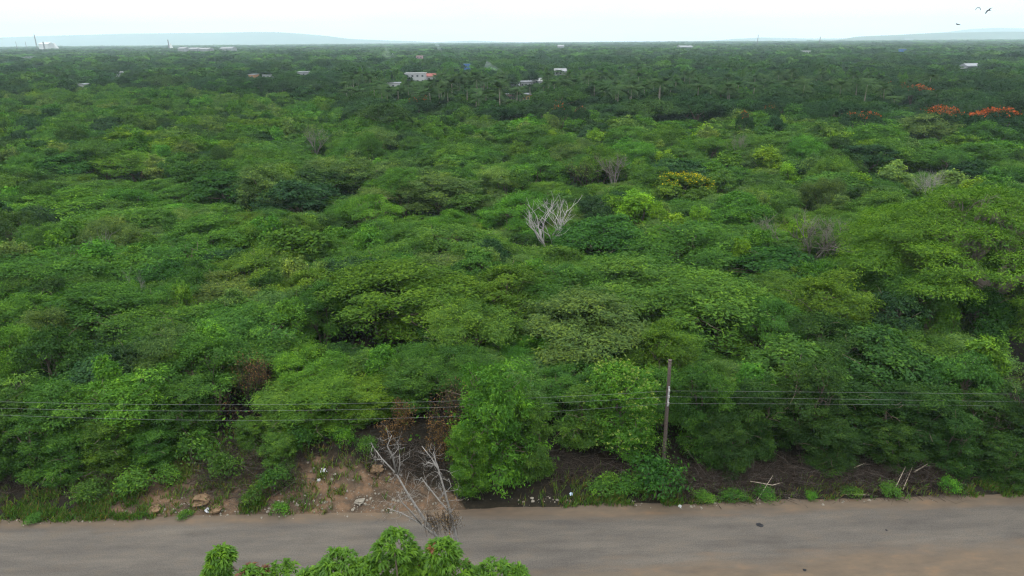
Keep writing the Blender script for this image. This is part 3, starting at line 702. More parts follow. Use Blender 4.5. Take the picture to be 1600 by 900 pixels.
bare_at(700, 590, 700, 85, 5.6, M_BROWN, 'tangled brown dead bush left of the tall green central shrub', 18, levels=5, r0=.07, leaves=(M_DKVINE, 1500, .12), name='dry_bush', cat='bush')

# yellow flowering tree
def crown_blossom(px, ytop, wpx, h, kind, tone, mat, label, cnt, sz, zmin=.7, name=None, band=None):
    o = hand(kind, px, ytop, wpx, h, tone, label, show=.5)
    c = [q for q in o.children if q.name.startswith('crown')][0]; me = c.data; n = len(me.vertices); co = np.zeros(n * 3, np.float32); me.vertices.foreach_get('co', co)
    co = co.reshape(-1, 4, 3).mean(1); rg = np.random.default_rng(int(px)); Rr, H = NOM[kind]
    nse = fnoise(co[:, 0] + 3 * px, co[:, 1], .45 if band is None else band, 3)
    ok = co[(co[:, 2] > zmin * H) & (nse > .46)]
    if len(ok) < 10: ok = co
    P_ = ok[rg.integers(0, len(ok), cnt)] + rg.normal(size=(cnt, 3)) * .15 + np.array([0, 0, .22])
    V, _ = loose_leaves(P_, sz, rg, up=1.2, asp=.8); b = link('blossom', quads_mesh('blossom', V, [mat], tint=rg.uniform(.2, 1, cnt)), o)
    if name: o.name = name
    return o
crown_blossom(1068, 258, 88, 8.2, 'broad', 'yellowgreen', M_YELFL, 'round tree topped with golden yellow blossom, right of centre', 1100, .2, .62, 'flowering_tree')
# flame trees in the dark wood
for (px, yt, w, h, cnt, lab) in [(1435, 130, 62, 11, 420, 'orange-red flowering tree highest up among the dark trees at right'),
                                 (1408, 124, 40, 11, 70, 'dark tree with a faint dusting of orange flowers, left above the brightest orange one'),
                                 (1485, 162, 75, 11, 620, 'orange flowering tree behind the pale rounded dome tree'),
                                 (1585, 168, 100, 11, 1250, 'widest orange flowering tree, cut by the right edge of the view'),
                                 (1352, 170, 60, 10, 320, 'low orange flowering tree left of the pale rounded dome tree'),
                                 (1165, 168, 24, 10.5, 130, 'small spot of orange flowers behind the lime-green trees'),
                                 (1210, 156, 24, 11, 60, 'small reddish flowering crown above and right of the small orange spot'),
                                 (878, 155, 40, 11, 90, 'faintly orange flowering tree below the white roofs'),
                                 (910, 161, 30, 10.5, 70, 'small orange-flecked tree right of the one below the white roofs'),
                                 (655, 146, 50, 11, 70, 'dark tree flecked with orange, below the red-roofed house')]:
    crown_blossom(px, yt, w, h, 'flat', 'flatdark', M_ORFL, lab, cnt, .5, .8, 'flame_tree', band=.2)

# pale shoots on the speckled shrub
def shoots(o, mat, cnt, sz, zmin):
    c = [q for q in o.children if q.name.startswith('crown')][0]; me = c.data; n = len(me.vertices); co = np.zeros(n * 3, np.float32); me.vertices.foreach_get('co', co)
    co = co.reshape(-1, 4, 3).mean(1); rg = np.random.default_rng(3); ok = co[(co[:, 2] > zmin * NOM['skirt'][1])]
    ctr = ok[rg.integers(0, len(ok), cnt)] ; ctr += unit(ctr - np.array([0, 0, 3.5])) * .28
    P_ = np.repeat(ctr, 7, 0) + rg.normal(size=(cnt * 7, 3)) * .05
    V, _ = loose_leaves(P_, sz, rg, up=.8, asp=.6); link('shoots', quads_mesh('shoots', V, [mat], tint=rg.uniform(.2, .9, cnt * 7)), o)
shoots(PS, M_PALEFL, 650, .13, .25)

# ------------------------------------------------------------------ houses and far structures
def house(px, ytop, wpx, h, vis, wall, roof, label, gable=False, cat='house', depth=8.0, rz=0.0, nwin=3, name='house', win=True):
    p = at_h(px, ytop, h); d = p[1]; w = wpx * d / FPX
    rt = empty(name, (p[0], p[1] + depth / 2, 0), rz)
    k_ = 1.0 if 560 < px < 900 else .5; PROT.append((px - wpx * .45 * k_, px + wpx * .45 * k_, ytop, ytop + vis * k_, p[1]))
    hw = h - (1.6 if gable else .25)
    mb = MB(); mb.box((0, 0, hw / 2 - .2), (w, depth, hw + .4)); link('wall', mb.mesh('wall', [wall]), rt)
    mb = MB()
    if gable:
        a, b = w / 2 + .4, depth / 2 + .4; e = .18
        V = [(-a, -b, hw), (a, -b, hw), (a, b, hw), (-a, b, hw), (-a, 0, h), (a, 0, h), (-a, -b, hw - e), (a, -b, hw - e), (a, b, hw - e), (-a, b, hw - e)]
        mb.add(V, [(0, 1, 5, 4), (2, 3, 4, 5), (6, 9, 8, 7), (0, 6, 7, 1), (2, 8, 9, 3), (0, 4, 3), (1, 2, 5), (0, 3, 9, 6), (1, 7, 8, 2)])
    else: mb.box((0, 0, hw + .11), (w + .7, depth + .7, .2))
    link('roof', mb.mesh('roof', [roof]), rt)
    if win:
        for row in range(2 if h > 6.5 else 1):
            for k in range(nwin):
                x = -w / 2 + w * (k + .5) / nwin; z = hw - 1.5 - 2.9 * row
                mb = MB(); mb.box((x, -depth / 2 - .03, z), (min(1.3, w / nwin * .5), .08, 1.1)); fr = link('window', mb.mesh('window', [M_GREYWALL]), rt)
                mb = MB(); mb.box((x, -depth / 2 - .08, z), (min(1.1, w / nwin * .42), .04, .9)); link('pane', mb.mesh('pane', [M_GLASS]), fr)
        mb = MB(); mb.box((w * .3, -depth / 2 - .04, 1.0), (.9, .08, 2.0)); link('door', mb.mesh('door', [M_DOOR]), rt)
    tag(rt, label, cat, 'houses among the far trees'); return rt
house(648, 114, 30, 8.2, 12, M_WHITE, M_WHITE, 'white two-storey house left of the red-roofed one', nwin=4)
house(670, 115, 22, 7.4, 8, M_WHITE, M_REDROOF, 'white house with a dull red roof beside the white two-storey one', gable=True)
house(614, 129, 24, 5.2, 4, M_WHITE, M_ZINC, 'low building with a pale flat roof left of and below the white two-storey house')
house(838, 122, 22, 6.5, 8, M_WHITE, M_WHITE, 'white-roofed house in the middle of the settlement', gable=True)
house(822, 127, 16, 5.5, 4, M_GREYWALL, M_ZINC, 'small zinc-roofed house touching the left side of the white-roofed one')
house(804, 129, 14, 5.0, 5, M_GREYWALL, M_ZINC, 'grey house half hidden behind a round tree left of the white-roofed one', gable=True)
house(797, 146, 13, 5.4, 9, M_PINK, M_WHITE, 'small pink house just behind the scrub in the centre')
house(825, 147, 14, 5.2, 7, M_ORANGE, M_ZINC, 'small orange house right of the pink one')
house(770, 143, 7, 5.0, 3, M_WHITE, M_WHITE, 'tiny white shed left of the pink house', nwin=1)
house(876, 107, 17, 8.0, 8, M_WHITE, M_GREYWALL, 'house with a grey gable roof right of the white-roofed one', gable=True)
house(729, 100, 9, 8.5, 6, M_BLUE, M_BLUE, 'bright blue-clad shed above the settlement', cat='shed', nwin=1)
house(184, 112, 15, 7.0, 6, M_WHITE, M_WHITE, 'white building among the trees in the left quarter, upper one')
house(125, 131, 9, 6.0, 4, M_WHITE, M_ZINC, 'small white shed at the near edge of the wood, left quarter', cat='shed', nwin=1)
house(40, 88, 14, 10, 5, M_GREYWALL, M_ZINC, 'greyish building far back near the left edge')
house(418, 116, 17, 7.0, 4, M_WHITE, M_ZINC, 'long pale-roofed building left of centre among the trees')
house(474, 112, 20, 7.0, 4, M_GREYWALL, M_ZINC, 'pale grey roof right of the long pale-roofed building')
house(393, 116, 10, 6.8, 4, M_ORANGE, M_ZINC, 'small brownish house left of the long pale-roofed building', nwin=1)
house(655, 87, 9, 11, 3, M_PINK, M_PINK, 'pinkish building far behind the white two-storey house', nwin=2)
house(1261, 79, 11, 12, 5, M_WHITE, M_WHITE, 'white building far back in the right part, below the masts')
house(1413, 76, 7, 13, 3, M_BLUE, M_ZINC, 'small bluish roof far back on the right', nwin=1)
house(1522, 99, 19, 8.6, 6, M_GREYWALL, M_ZINC, 'grey house with a pitched zinc roof near the right edge', gable=True)
house(1508, 106, 7, 5.6, 4, M_WHITE, M_WHITE, 'small white annex in front of the grey house near the right edge', nwin=1, cat='shed')
# distant sheds and works on the plain
def shed(px, ytop, wpx, dist, label, mat=M_WHITE, mound=False):
    p = at_y(px, ytop, dist); w = wpx * dist / FPX; h = p[2]; rt = empty('storage_heap' if mound else 'industrial_building', (p[0], dist, 0))
    mb = MB()
    if mound:
        n = 24; V = [(0, 0, h)]
        for k, (q, z) in enumerate([(.12, .97), (.45, .6), (.8, .18), (1, -.05)]):
            for j in range(n):
                a = 6.28 * j / n; V.append((w / 2 * q * math.cos(a) * (1 + .1 * math.sin(5 * a)), w * .3 * q * math.sin(a), h * z))
        F = [(0, 1 + j, 1 + (j + 1) % n) for j in range(n)] + [(1 + k * n + j, 1 + (k + 1) * n + j, 1 + (k + 1) * n + (j + 1) % n, 1 + k * n + (j + 1) % n) for k in range(3) for j in range(n)]
        mb.add(V, F); link('heap', mb.mesh('heap', [mat], True), rt)
    else:
        mb.box((0, 0, h * .42), (w, 30, h * .84)); link('wall', mb.mesh('wall', [mat]), rt)
        a, b = w / 2 + 1, 16; mb = MB(); hw = h * .845
        mb.add([(-a, -b, hw), (a, -b, hw), (a, b, hw), (-a, b, hw), (-a, 0, h), (a, 0, h)], [(0, 1, 5, 4), (2, 3, 4, 5), (0, 4, 3), (1, 2, 5), (0, 3, 2, 1)]); link('roof', mb.mesh('roof', [mat]), rt)
    tag(rt, label, 'heap' if mound else 'factory'); return rt
M_BRIGHT = simple('chalk_white', (0.45, 0.45, 0.45), .9, .04, .02)
shed(84, 66.8, 18, 2300, 'bright white heap on the horizon beside the mast and chimney at far left', M_BRIGHT, True)
shed(71, 66, 14, 2280, 'low white works building left of the white heap', M_BRIGHT)
shed(266, 67.5, 10, 2300, 'small bright white works alone on the horizon, left quarter', M_BRIGHT, True)
for (px, yt, w, d) in [(287, 73.2, 9, 1500), (305, 74, 12, 1450), (322, 74.4, 14, 1450), (352, 73.4, 9, 1500), (362, 73, 6, 1500)]:
    shed(px, yt, w, d, {287: 'leftmost of a row of pale sheds on the far plain, left third', 305: 'second pale shed from the left in the row on the far plain', 322: 'widest pale shed in the middle of the row on the far plain',
                        352: 'fourth pale shed from the left in the row on the far plain', 362: 'smallest pale shed at the right end of the row on the far plain'}[px], M_GREYWALL)
    PROT.append((px - w / 2 - 1, px + w / 2 + 1, yt, yt + .4, d))
for (px, yt, w, d, lb) in [(1070, 71, 18, 1500, 'pale shed on the far plain right of the middle'), (876, 70, 8, 1500, 'small pale shed on the horizon just right of the middle'), (1420, 60.5, 12, 5200, 'pale building at the foot of the right-hand hill')]:
    shed(px, yt, w, d, lb, M_ZINC); PROT.append((px - w / 2 - 1, px + w / 2 + 1, yt, yt + 2.2, d))
M_MAST = simple('dark_mast_steel', (0.12, 0.11, 0.11), .7, .1, 1)
def mast(px, ytop, dist, wid, label, chimney=False):
    p = at_y(px, ytop, dist); h = p[2]; rt = empty('chimney' if chimney else 'radio_mast', (p[0], dist, 0)); mb = MB()
    if chimney: mb.tube([(0, 0, 0), (0, 0, h * .6), (0, 0, h)], [wid, wid * .85, wid * .75], 12); link('stack', mb.mesh('stack', [M_MAST]), rt); mb = MB(); mb.tube([(0, 0, h - 2), (0, 0, h + .4)], wid * .9, 12); link('rim', mb.mesh('rim', [M_GREYWALL]), rt)
    else:
        for k in range(3):
            a = 2.09 * k; mb.tube([(wid * math.cos(a), wid * math.sin(a), 0), (wid * .3 * math.cos(a), wid * .3 * math.sin(a), h)], wid * .16, 4)
        for j in range(14):
            q = j / 14; w0 = wid * (1 - .7 * q); w1 = wid * (1 - .7 * (q + 1 / 14))
            for k in range(3):
                a, b = 2.09 * k, 2.09 * (k + 1); mb.tube([(w0 * math.cos(a), w0 * math.sin(a), h * q), (w1 * math.cos(b), w1 * math.sin(b), h * (q + 1 / 14))], wid * .1, 3)
        link('lattice', mb.mesh('lattice', [M_MAST]), rt)
        mb = MB(); mb.tube([(0, 0, h * .98), (0, 0, h * 1.06)], wid * .1, 5); link('antenna', mb.mesh('antenna', [M_MAST]), rt)
    tag(rt, label, 'chimney' if chimney else 'mast', 'masts and chimneys on the horizon'); return rt
mast(53, 54, 2200, 2.6, 'tallest mast on the horizon, left of the white heap'); mast(67, 65.5, 2200, 2.6, 'short dark chimney rising out of the white heap', True)
mast(39, 65, 2300, 1.2, 'thin mast left of the tallest one'); mast(24, 65, 2300, 1.2, 'leftmost thin mast on the horizon')
mast(262, 62, 2250, 2.0, 'small chimney over the lone white works', True)
mast(1185, 54, 1900, 1.4, 'slender mast on the horizon, left one of the two on the right'); mast(1282, 57.5, 1900, 1.6, 'slender mast at the left foot of the right-hand hill')

# ------------------------------------------------------------------ palms
def palm_mesh(rg, H):
    mb = MB(); bend = rg.uniform(-.8, .8); z = np.linspace(0, 1, 9)
    pts = np.stack([bend * z ** 2, .3 * bend * z, H * z - .2], 1); mb.tube(pts, np.linspace(.2, .11, 9), 7); tr = mb.mesh('trunk', [simple('palm_bark', (0.22, 0.19, 0.16), .9, .2, 5)], True)
    top = pts[-1]; Q = []
    for k in range(19):
        a = 2.4 * k; e0 = rg.uniform(.1, 1.2); L_ = rg.uniform(2.8, 3.6); t = np.linspace(0, 1, 13); o = np.array([math.cos(a), math.sin(a), 0])
        ang = e0 - t * rg.uniform(1.2, 1.8); st = L_ / 12; xy = np.cumsum(np.cos(ang)) * st; zz = np.cumsum(np.sin(ang)) * st
        sp = top + o * xy[:, None] + np.array([0, 0, 1]) * zz[:, None]; sd = np.array([-o[1], o[0], 0])
        for i in range(1, 13):
            ll = .75 * math.sin(math.pi * min(1, .15 + i / 13)); fw = unit(sp[i] - sp[i - 1])
            for s_ in (-1, 1):
                tip = sp[i] + sd * s_ * ll + fw * .3 + np.array([0, 0, -.35 * ll]); Q.append([sp[i] - fw * .12, sp[i] + fw * .12, tip + fw * .05, tip - fw * .05])
    Q = np.array(Q); return tr, quads_mesh('crown', Q, [M_LEAF], tint=rg.uniform(.2, .8, len(Q)))
PALM = [palm_mesh(np.random.default_rng(60 + v), 9.0) for v in range(3)]
_pp = {}
def put_palm(x, y, h, label=None):
    v = int(RNG.integers(0, 3)); rt = empty('palm_tree', (x, y, 0), RNG.uniform(0, 6.28), (1.25, 1.25, h / 10.0))
    if v not in _pp: _pp[v] = (link('trunk', PALM[v][0], rt), link('crown', PALM[v][1], rt)); c = _pp[v][1]
    else:
        t, c = _pp[v][0].copy(), _pp[v][1].copy()
        for q in (t, c): COL.objects.link(q); q.parent = rt
    c.color = jitter((0.034, 0.075, 0.024), RNG) + (1,)
    tag(rt, label, 'palm tree', 'palm trees of the settlement'); ROOTS.append(dict(o=rt, kind='palm', tone='palm', x=x, y=y, h=h, auto=label is None)); PLACED.append((x, y, 2.0, h))

# ------------------------------------------------------------------ filling the scrub and the dark wood
def blocked(x, y, r, h):
    px, py = proj((x, y, h)); hw = r * FPX / math.hypot(x, y)
    for (a, b, t, bt, dd) in PROT:
        if dd > y + .5 and px + hw * .8 > a and px - hw * .8 < b and py < bt: return True
    return False
def bound(px):   # distance where the light scrub gives way to the tall dark wood
    return float(np.interp(px, [-200, 300, 430, 520, 580, 700, 900, 1250, 1320, 1700], [320, 320, 285, 230, 185, 180, 190, 190, 178, 178]))
def scatter(d0, d1, rfun, overlap, tries, rng, margin=80):
    P = np.array([(a, b, c) for a, b, c, _ in PLACED]) if PLACED else np.zeros((0, 3)); new = []
    for _ in range(tries):
        d = math.sqrt(rng.uniform(d0 * d0, d1 * d1)); th = rng.uniform(-.68, .68); x, y = d * math.sin(th), d * math.cos(th)
        px = 800 + FPX * x / (y * .94 + 9)
        if px < -margin or px > 1600 + margin: continue
        if road_uv(x, y)[1] < 7.5: continue
        q = rfun(px, y, rng)
        if q is None: continue
        kind, tone, r, h = q
        if len(P):
            dist = np.hypot(P[:, 0] - x, P[:, 1] - y)
            if (dist < overlap * (P[:, 2] + r)).any(): continue
        hh = h; okk = False
        for s in (1, .85, .7, .55):
            if not blocked(x, y, r * (.6 + .4 * s), h * s): okk = True; hh = h * s; r = r * (.6 + .4 * s); break
        if not okk: continue
        P = np.vstack([P, (x, y, r)]); new.append((kind, tone, x, y, r, hh))
    return new
def scrub_choice(px, y, rng):
    if y > bound(px): return None
    u = rng.random(); n = float(fnoise(px * .01 * y / 60, y * .08, 1.0, 71))
    tone = 'feather' if n > .6 else ('mid' if n > .42 else 'soft')
    if rng.random() < .35: tone = ['bright', 'yellowgreen', 'mid', 'soft', 'dark', 'feather', 'mid'][rng.integers(0, 7)]
    f = min(1, max(0, (y - 60) / 60)); g_ = 1 + .55 * f
    if u < .66: return 'feather', tone, rng.uniform(2.6, 5.4) * (1 + .35 * f), rng.choice([rng.uniform(4.2, 6.4), rng.uniform(6.2, 8.6)]) + rng.uniform(-.6, 1.6) * f
    if u < .88: return 'broad', ['dark', 'mid', 'deep', 'bluish'][rng.integers(0, 4)], rng.uniform(2.0, 3.4) * g_, rng.uniform(4.8, 8.4) + rng.uniform(-.5, 1.6) * f
    if u < .98: return 'lime', ['bright', 'yellowgreen', 'bright', 'lime' if px > 850 else 'mid', 'pale'][rng.integers(0, 5)], rng.uniform(1.2, 2.0) * g_, rng.uniform(5.5, 7.2) + .8 * f
    return 'flat', 'mid', rng.uniform(3.0, 4.5), rng.uniform(6.5, 7.8)
def wood_choice(px, y, rng):
    if y < bound(px): return None
    u = rng.random(); right = px > 1150
    if 540 < px < 1500 and y > bound(px) + 30 and u < (.32 if px < 1000 else .14): return 'palm', 'palm', 1.6, rng.uniform(10, 14.5)
    if u < (.62 if right else .45): return 'flat', ['flatdark', 'flatdark', 'dark', 'bluish'][rng.integers(0, 4)], rng.uniform(6.5, 11.5), rng.uniform(8.0, 13.0)
    return 'broad', ['dark', 'bluish', 'deep', 'mid', 'flatdark'][rng.integers(0, 5)], rng.uniform(3.2, 6.4), rng.uniform(7.5, 12.0)
rg = np.random.default_rng(2024)
_b0 = bound
bound = lambda px: _b0(px) * (.90 + .28 * float(fnoise(px * .012, 3.0, 1.0, 17)))
new = scatter(41, 95, scrub_choice, .46, 5000, rg) 
PLACED += [(q[2], q[3], q[4], q[5]) for q in new]
n2 = scatter(95, 395, scrub_choice, .52, 15000, rg); PLACED += [(q[2], q[3], q[4], q[5]) for q in n2]
n3 = scatter(170, 430, wood_choice, .44, 9000, rg)
new += n2 + n3
new.sort(key=lambda q: math.hypot(q[2], q[3]))
LIM = {'feather': 292, 'broad': 292, 'flat': 285, 'lime': 280, 'palm': 280}
cnt = {k: sum(1 for r_ in ROOTS if r_['kind'] == k) for k in LIM}
far_rows = {'thicket': [], 'woodland': []}
for (kind, tone, x, y, r, h) in new:
    if cnt[kind] < LIM[kind]:
        cnt[kind] += 1
        if kind == 'palm': put_palm(x, y, h)
        else: put_tree(kind, x, y, r, h, tone); PLACED.pop()
    else: far_rows['thicket' if y < bound(800 + FPX * x / (y * .94 + 9)) else 'woodland'].append((kind if kind in ('feather', 'broad', 'flat') else 'broad', tone if tone in COLS else 'mid', x, y, r, h, 2))
# woods out to the horizon
def far_band(d0, d1, sp, lod, r, h, rng):
    a = np.arange(-.70, .70, sp / ((d0 + d1) / 2)); out_ = []
    d = d0
    while d < d1:
        m = int(1.36 * d / sp)
        for k in range(m):
            th = -.68 + 1.36 * (k + rng.uniform(0, 1)) / m; dd = d + rng.uniform(-.5, .5) * sp; x, y = dd * math.sin(th), dd * math.cos(th)
            px = 800 + FPX * x / (y * .94 + 9)
            if px < -40 or px > 1640: continue
            big = fnoise(x, y, 1 / 140.0, 88); rr = r * rng.uniform(.7, 1.25); hh = h * rng.uniform(.62, 1.18) * (.8 + .45 * float(big))
            if y < 2400 and blocked(x, y, rr, hh): 
                hh *= .6
                if blocked(x, y, rr, hh): continue
            t = ['dark', 'bluish', 'flatdark', 'mid', 'deep', 'dark', 'bluish'][rng.integers(0, 7)]
            if rng.random() < .09: t = ['feather', 'bright', 'mid'][rng.integers(0, 3)]
            out_.append((['broad', 'flat', 'broad'][rng.integers(0, 3)], t, x, y, rr, hh, lod))
        d += sp * .9
    return out_
far_rows['woodland'] += far_band(432, 820, 13.5, 3, 7.8, 11.5, rg) + far_band(820, 2000, 23, 4, 14, 12.0, rg) + far_band(2000, 6000, 52, 5, 32, 13, rg)
def merged(name, rows, label, cat):
    VV_, TT, CC = [], [], []; rg = np.random.default_rng(9)
    for (kind, tone, x, y, r, h, lod) in rows:
        V, T = FARSET[kind, lod, int(rg.integers(0, 4))]; R0, H0 = NOM[kind]; a = rg.uniform(0, 6.28); c, s = math.cos(a), math.sin(a)
        Vr = V @ np.array([[c, s, 0], [-s, c, 0], [0, 0, 1]]) * np.array([r / R0, r / R0, h / H0]) + np.array([x, y, 0])
        VV_.append(Vr); TT.append(T if lod < 3 else .3 + .35 * T); CC.append(np.tile(np.array(jitter(COLS[tone], rg)), (len(V), 1)))
    V = np.concatenate(VV_); o = link(name, quads_mesh(name, V, [M_FAR], tint=np.concatenate(TT), color=np.concatenate(CC)))
    tag(o, label, cat, kind='stuff'); print(name, len(rows), 'trees', len(V), 'quads')
merged('woodland', far_rows['woodland'], 'dark woods stretching back to the horizon as one mass', 'woodland')
if far_rows['thicket']: merged('thicket', far_rows['thicket'], 'green thorn scrub running together below the dark wood', 'thicket')
# undergrowth between the trunks
def undergrowth():
    rg = np.random.default_rng(31); n = 8200; d = np.sqrt(rg.uniform(39 ** 2, 190 ** 2, n)); th = rg.uniform(-.68, .68, n); x, y = d * np.sin(th), d * np.cos(th)
    ok = road_uv(x, y)[1] > 5.5; x, y = x[ok], y[ok]; z = ground_z(x, y); h = rg.uniform(.8, 2.8, len(x)); k = 26
    P_ = np.stack([np.repeat(x, k), np.repeat(y, k), np.repeat(z, k)], 1); s = np.repeat(h, k)[:, None]
    P_ += rg.normal(size=P_.shape) * np.array([.45, .45, 0]) * (s * .6 + .2); P_[:, 2:] += s * rg.random((len(P_), 1)) ** .7
    V, _ = loose_leaves(P_, .34, rg, up=.6, asp=.45); c = np.repeat([jitter(COLS['mid'], rg, .3) for _ in x], k, 0)
    tag(link('undergrowth', quads_mesh('undergrowth', V, [M_FAR], tint=np.clip(rg.normal(.5, .2, len(V)), 0, 1), color=c)), 'low green undergrowth filling the gaps between the scrub trees', 'undergrowth', kind='stuff')
undergrowth()

# ------------------------------------------------------------------ utility pole and wires
def pole():
    b = at_h(1036, 738, .0); z0 = float(ground_z(b[0], b[1])); t = at_y(1047, 563, b[1]); rt = empty('utility_pole', (b[0], b[1], z0))
    lx = t[0] - b[0]; H = t[2] - z0; mb = MB(); z = np.linspace(0, 1, 9)
    mb.tube(np.stack([lx * z, 0 * z, H * z - .3 * (1 - z)], 1), np.linspace(.135, .10, 9), 10); link('shaft', mb.mesh('shaft', [M_POLE], True), rt)
    A = []; zs = [at_y(1045, q, b[1])[2] for q in (607.5, 616.5, 627)]
    q0 = (zs[2] - z0 - .25) / H; q1 = (zs[0] - z0 + .25) / H
    mb = MB(); mb.box((lx * (q0 + q1) / 2, -.17, (zs[0] + zs[2]) / 2 - z0), (.10, .05, zs[0] - zs[2] + .5)); link('bracket', mb.mesh('bracket', [M_STEEL]), rt)
    for zz in zs:
        q = (zz - z0) / H; c = np.array([lx * q, -.27, zz - z0]); mb = MB(); mb.tube([c + (0, 0, -.07), c + (0, 0, -.03), c, c + (0, 0, .03), c + (0, 0, .07)], [.06, .06, .035, .06, .06], 10); link('insulator', mb.mesh('insulator', [M_PORC], True), rt)
        A.append(c + np.array([b[0], b[1], z0]))
    mb = MB(); mb.tube([(lx + 0, 0, H - .02), (lx, 0, H + .03)], .125, 10); link('cap', mb.mesh('cap', [M_POLE]), rt)
    # dry creeper on the lower shaft
    rg = np.random.default_rng(4); zz = rg.uniform(.3, 2.3, 150); P_ = np.stack([lx * zz / H + rg.normal(0, .22, 150), rg.normal(-.05, .2, 150), zz], 1)
    V, _ = loose_leaves(P_, .12, rg); v = link('creeper', quads_mesh('creeper', V, [M_LEAF], tint=rg.uniform(0, 1, 150))); v.location = (b[0], b[1], z0); v.color = COLS['soft'] + (1,)
    tag(v, 'small creeper climbing the foot of the utility pole', 'creeper')
    tag(rt, 'slightly leaning dark wooden utility pole standing on the verge right of the speckled shrub', 'utility pole'); return A
AN = pole()
def wire(a, left, right, label):
    """left, right: picture points the cable passes; real catenaries in the vertical plane of the line"""
    mb = MB()
    for pts in (left, right):
        P_ = [a]
        for (px, py) in pts:
            r = ray(px, py); nrm = np.array([RN[0], RN[1]]); den = r[0] * nrm[0] + r[1] * nrm[1]; t = (a[:2] @ nrm) / den; P_.append(np.array([0, 0, CAM_H]) + r * t)
        P_ = np.array(P_); u = (P_[:, :2] - a[:2]) @ RD; cf = np.polyfit(u, P_[:, 2], 2) if len(P_) > 2 else None
        cf = np.linalg.lstsq(np.stack([u ** 2, u], 1) * 50, (P_[:, 2] - a[2]) * 50, rcond=None)[0]
        uu = np.linspace(0, u[-1] * 1.25, 40); Q = np.stack([a[0] + RD[0] * uu, a[1] + RD[1] * uu, a[2] + cf[0] * uu ** 2 + cf[1] * uu], 1)
        mb.tube(Q, .0052, 5)
    o = link('power_line', mb.mesh('power_line', [M_WIRE], True)); tag(o, label, 'cable', 'power lines along the road')
wire(AN[0], [(700, 628), (400, 631), (0, 628)], [(1200, 612), (1600, 616)], 'uppermost of the three cables strung past the leaning wooden pole')
wire(AN[1], [(700, 636), (400, 642), (0, 638)], [(1200, 622), (1600, 628)], 'middle of the three cables strung past the leaning wooden pole')
wire(AN[2], [(740, 648), (400, 658), (0, 648)], [(1200, 631), (1600, 635)], 'lowest of the three cables strung past the leaning wooden pole')

# ------------------------------------------------------------------ verge: bushes, grass, stones, brush
def bush(px, ybase, wpx, hpx, tone, label, var=0):
    b = at_h(px, ybase, 0); sl = math.hypot(b[1], CAM_H); r = wpx * sl / FPX / 2; x, y = b[0], b[1] + r * .7
    put_tree('bush', x, y, r, hpx * sl / FPX / .8, tone, label, var=var)
bush(437, 808, 26, 16, 'bright', 'small vivid green clump alone at the road edge, left part', 0)
bush(1035, 797, 92, 62, 'deep', 'dense dark green bush at the foot of the utility pole', 1)
bush(990, 782, 60, 26, 'mid', 'low green bush left of the dense one at the pole', 2)
bush(945, 782, 50, 20, 'feather', 'low green weeds at the road edge below the speckled shrub', 3)
bush(1270, 786, 20, 12, 'bright', 'small vivid green tuft at the road edge, right of the pole', 4)
bush(1488, 778, 34, 24, 'bright', 'bright green little bush at the right end of the brushwood', 2)
bush(260, 775, 46, 30, 'feather', 'grassy green bush on the bare bank at left', 1)
bush(541, 740, 38, 36, 'bright', 'round bright green bush under the trees behind the bare bank', 3)
bush(470, 742, 44, 34, 'deep', 'bluish green bush left of the round bright one behind the bare bank', 4)
bush(425, 790, 46, 44, 'mid', 'grey-green weeds in the middle of the bare bank', 0)
bush(48, 822, 24, 12, 'mid', 'small dark green weed at the road edge, far left', 1)
bush(285, 815, 28, 8, 'feather', 'flat vivid green weed at the road edge below the bare bank', 2)
bush(1335, 783, 30, 14, 'mid', 'first low green weed from the left below the brushwood', 3)
bush(1395, 781, 36, 16, 'feather', 'second low green weed below the brushwood, near the pale sticks', 0)
bush(1200, 786, 40, 13, 'mid', 'low weed left of the small vivid tuft right of the pole', 1)
bush(1150, 791, 44, 14, 'mid', 'flat weed nearest the pole below the brushwood', 2)
bush(1105, 791, 34, 12, 'feather', 'low weed between the dense bush and the brushwood', 4)
bush(350, 770, 50, 40, 'mid', 'greyish weeds between the boulders and the bare bank', 1)
bush(395, 800, 40, 26, 'feather', 'low weeds just left of the small vivid clump at the road edge', 3)
bush(300, 752, 60, 46, 'mid', 'tall weeds behind the orange boulders at left', 2)
bush(200, 790, 60, 34, 'feather', 'tall grassy weeds left of the leftmost boulder', 4)
bush(130, 800, 60, 34, 'mid', 'broad patch of tall weeds at the road edge, left part', 0)
bush(575, 745, 34, 26, 'mid', 'small weed on the upper bank behind the snag', 1)
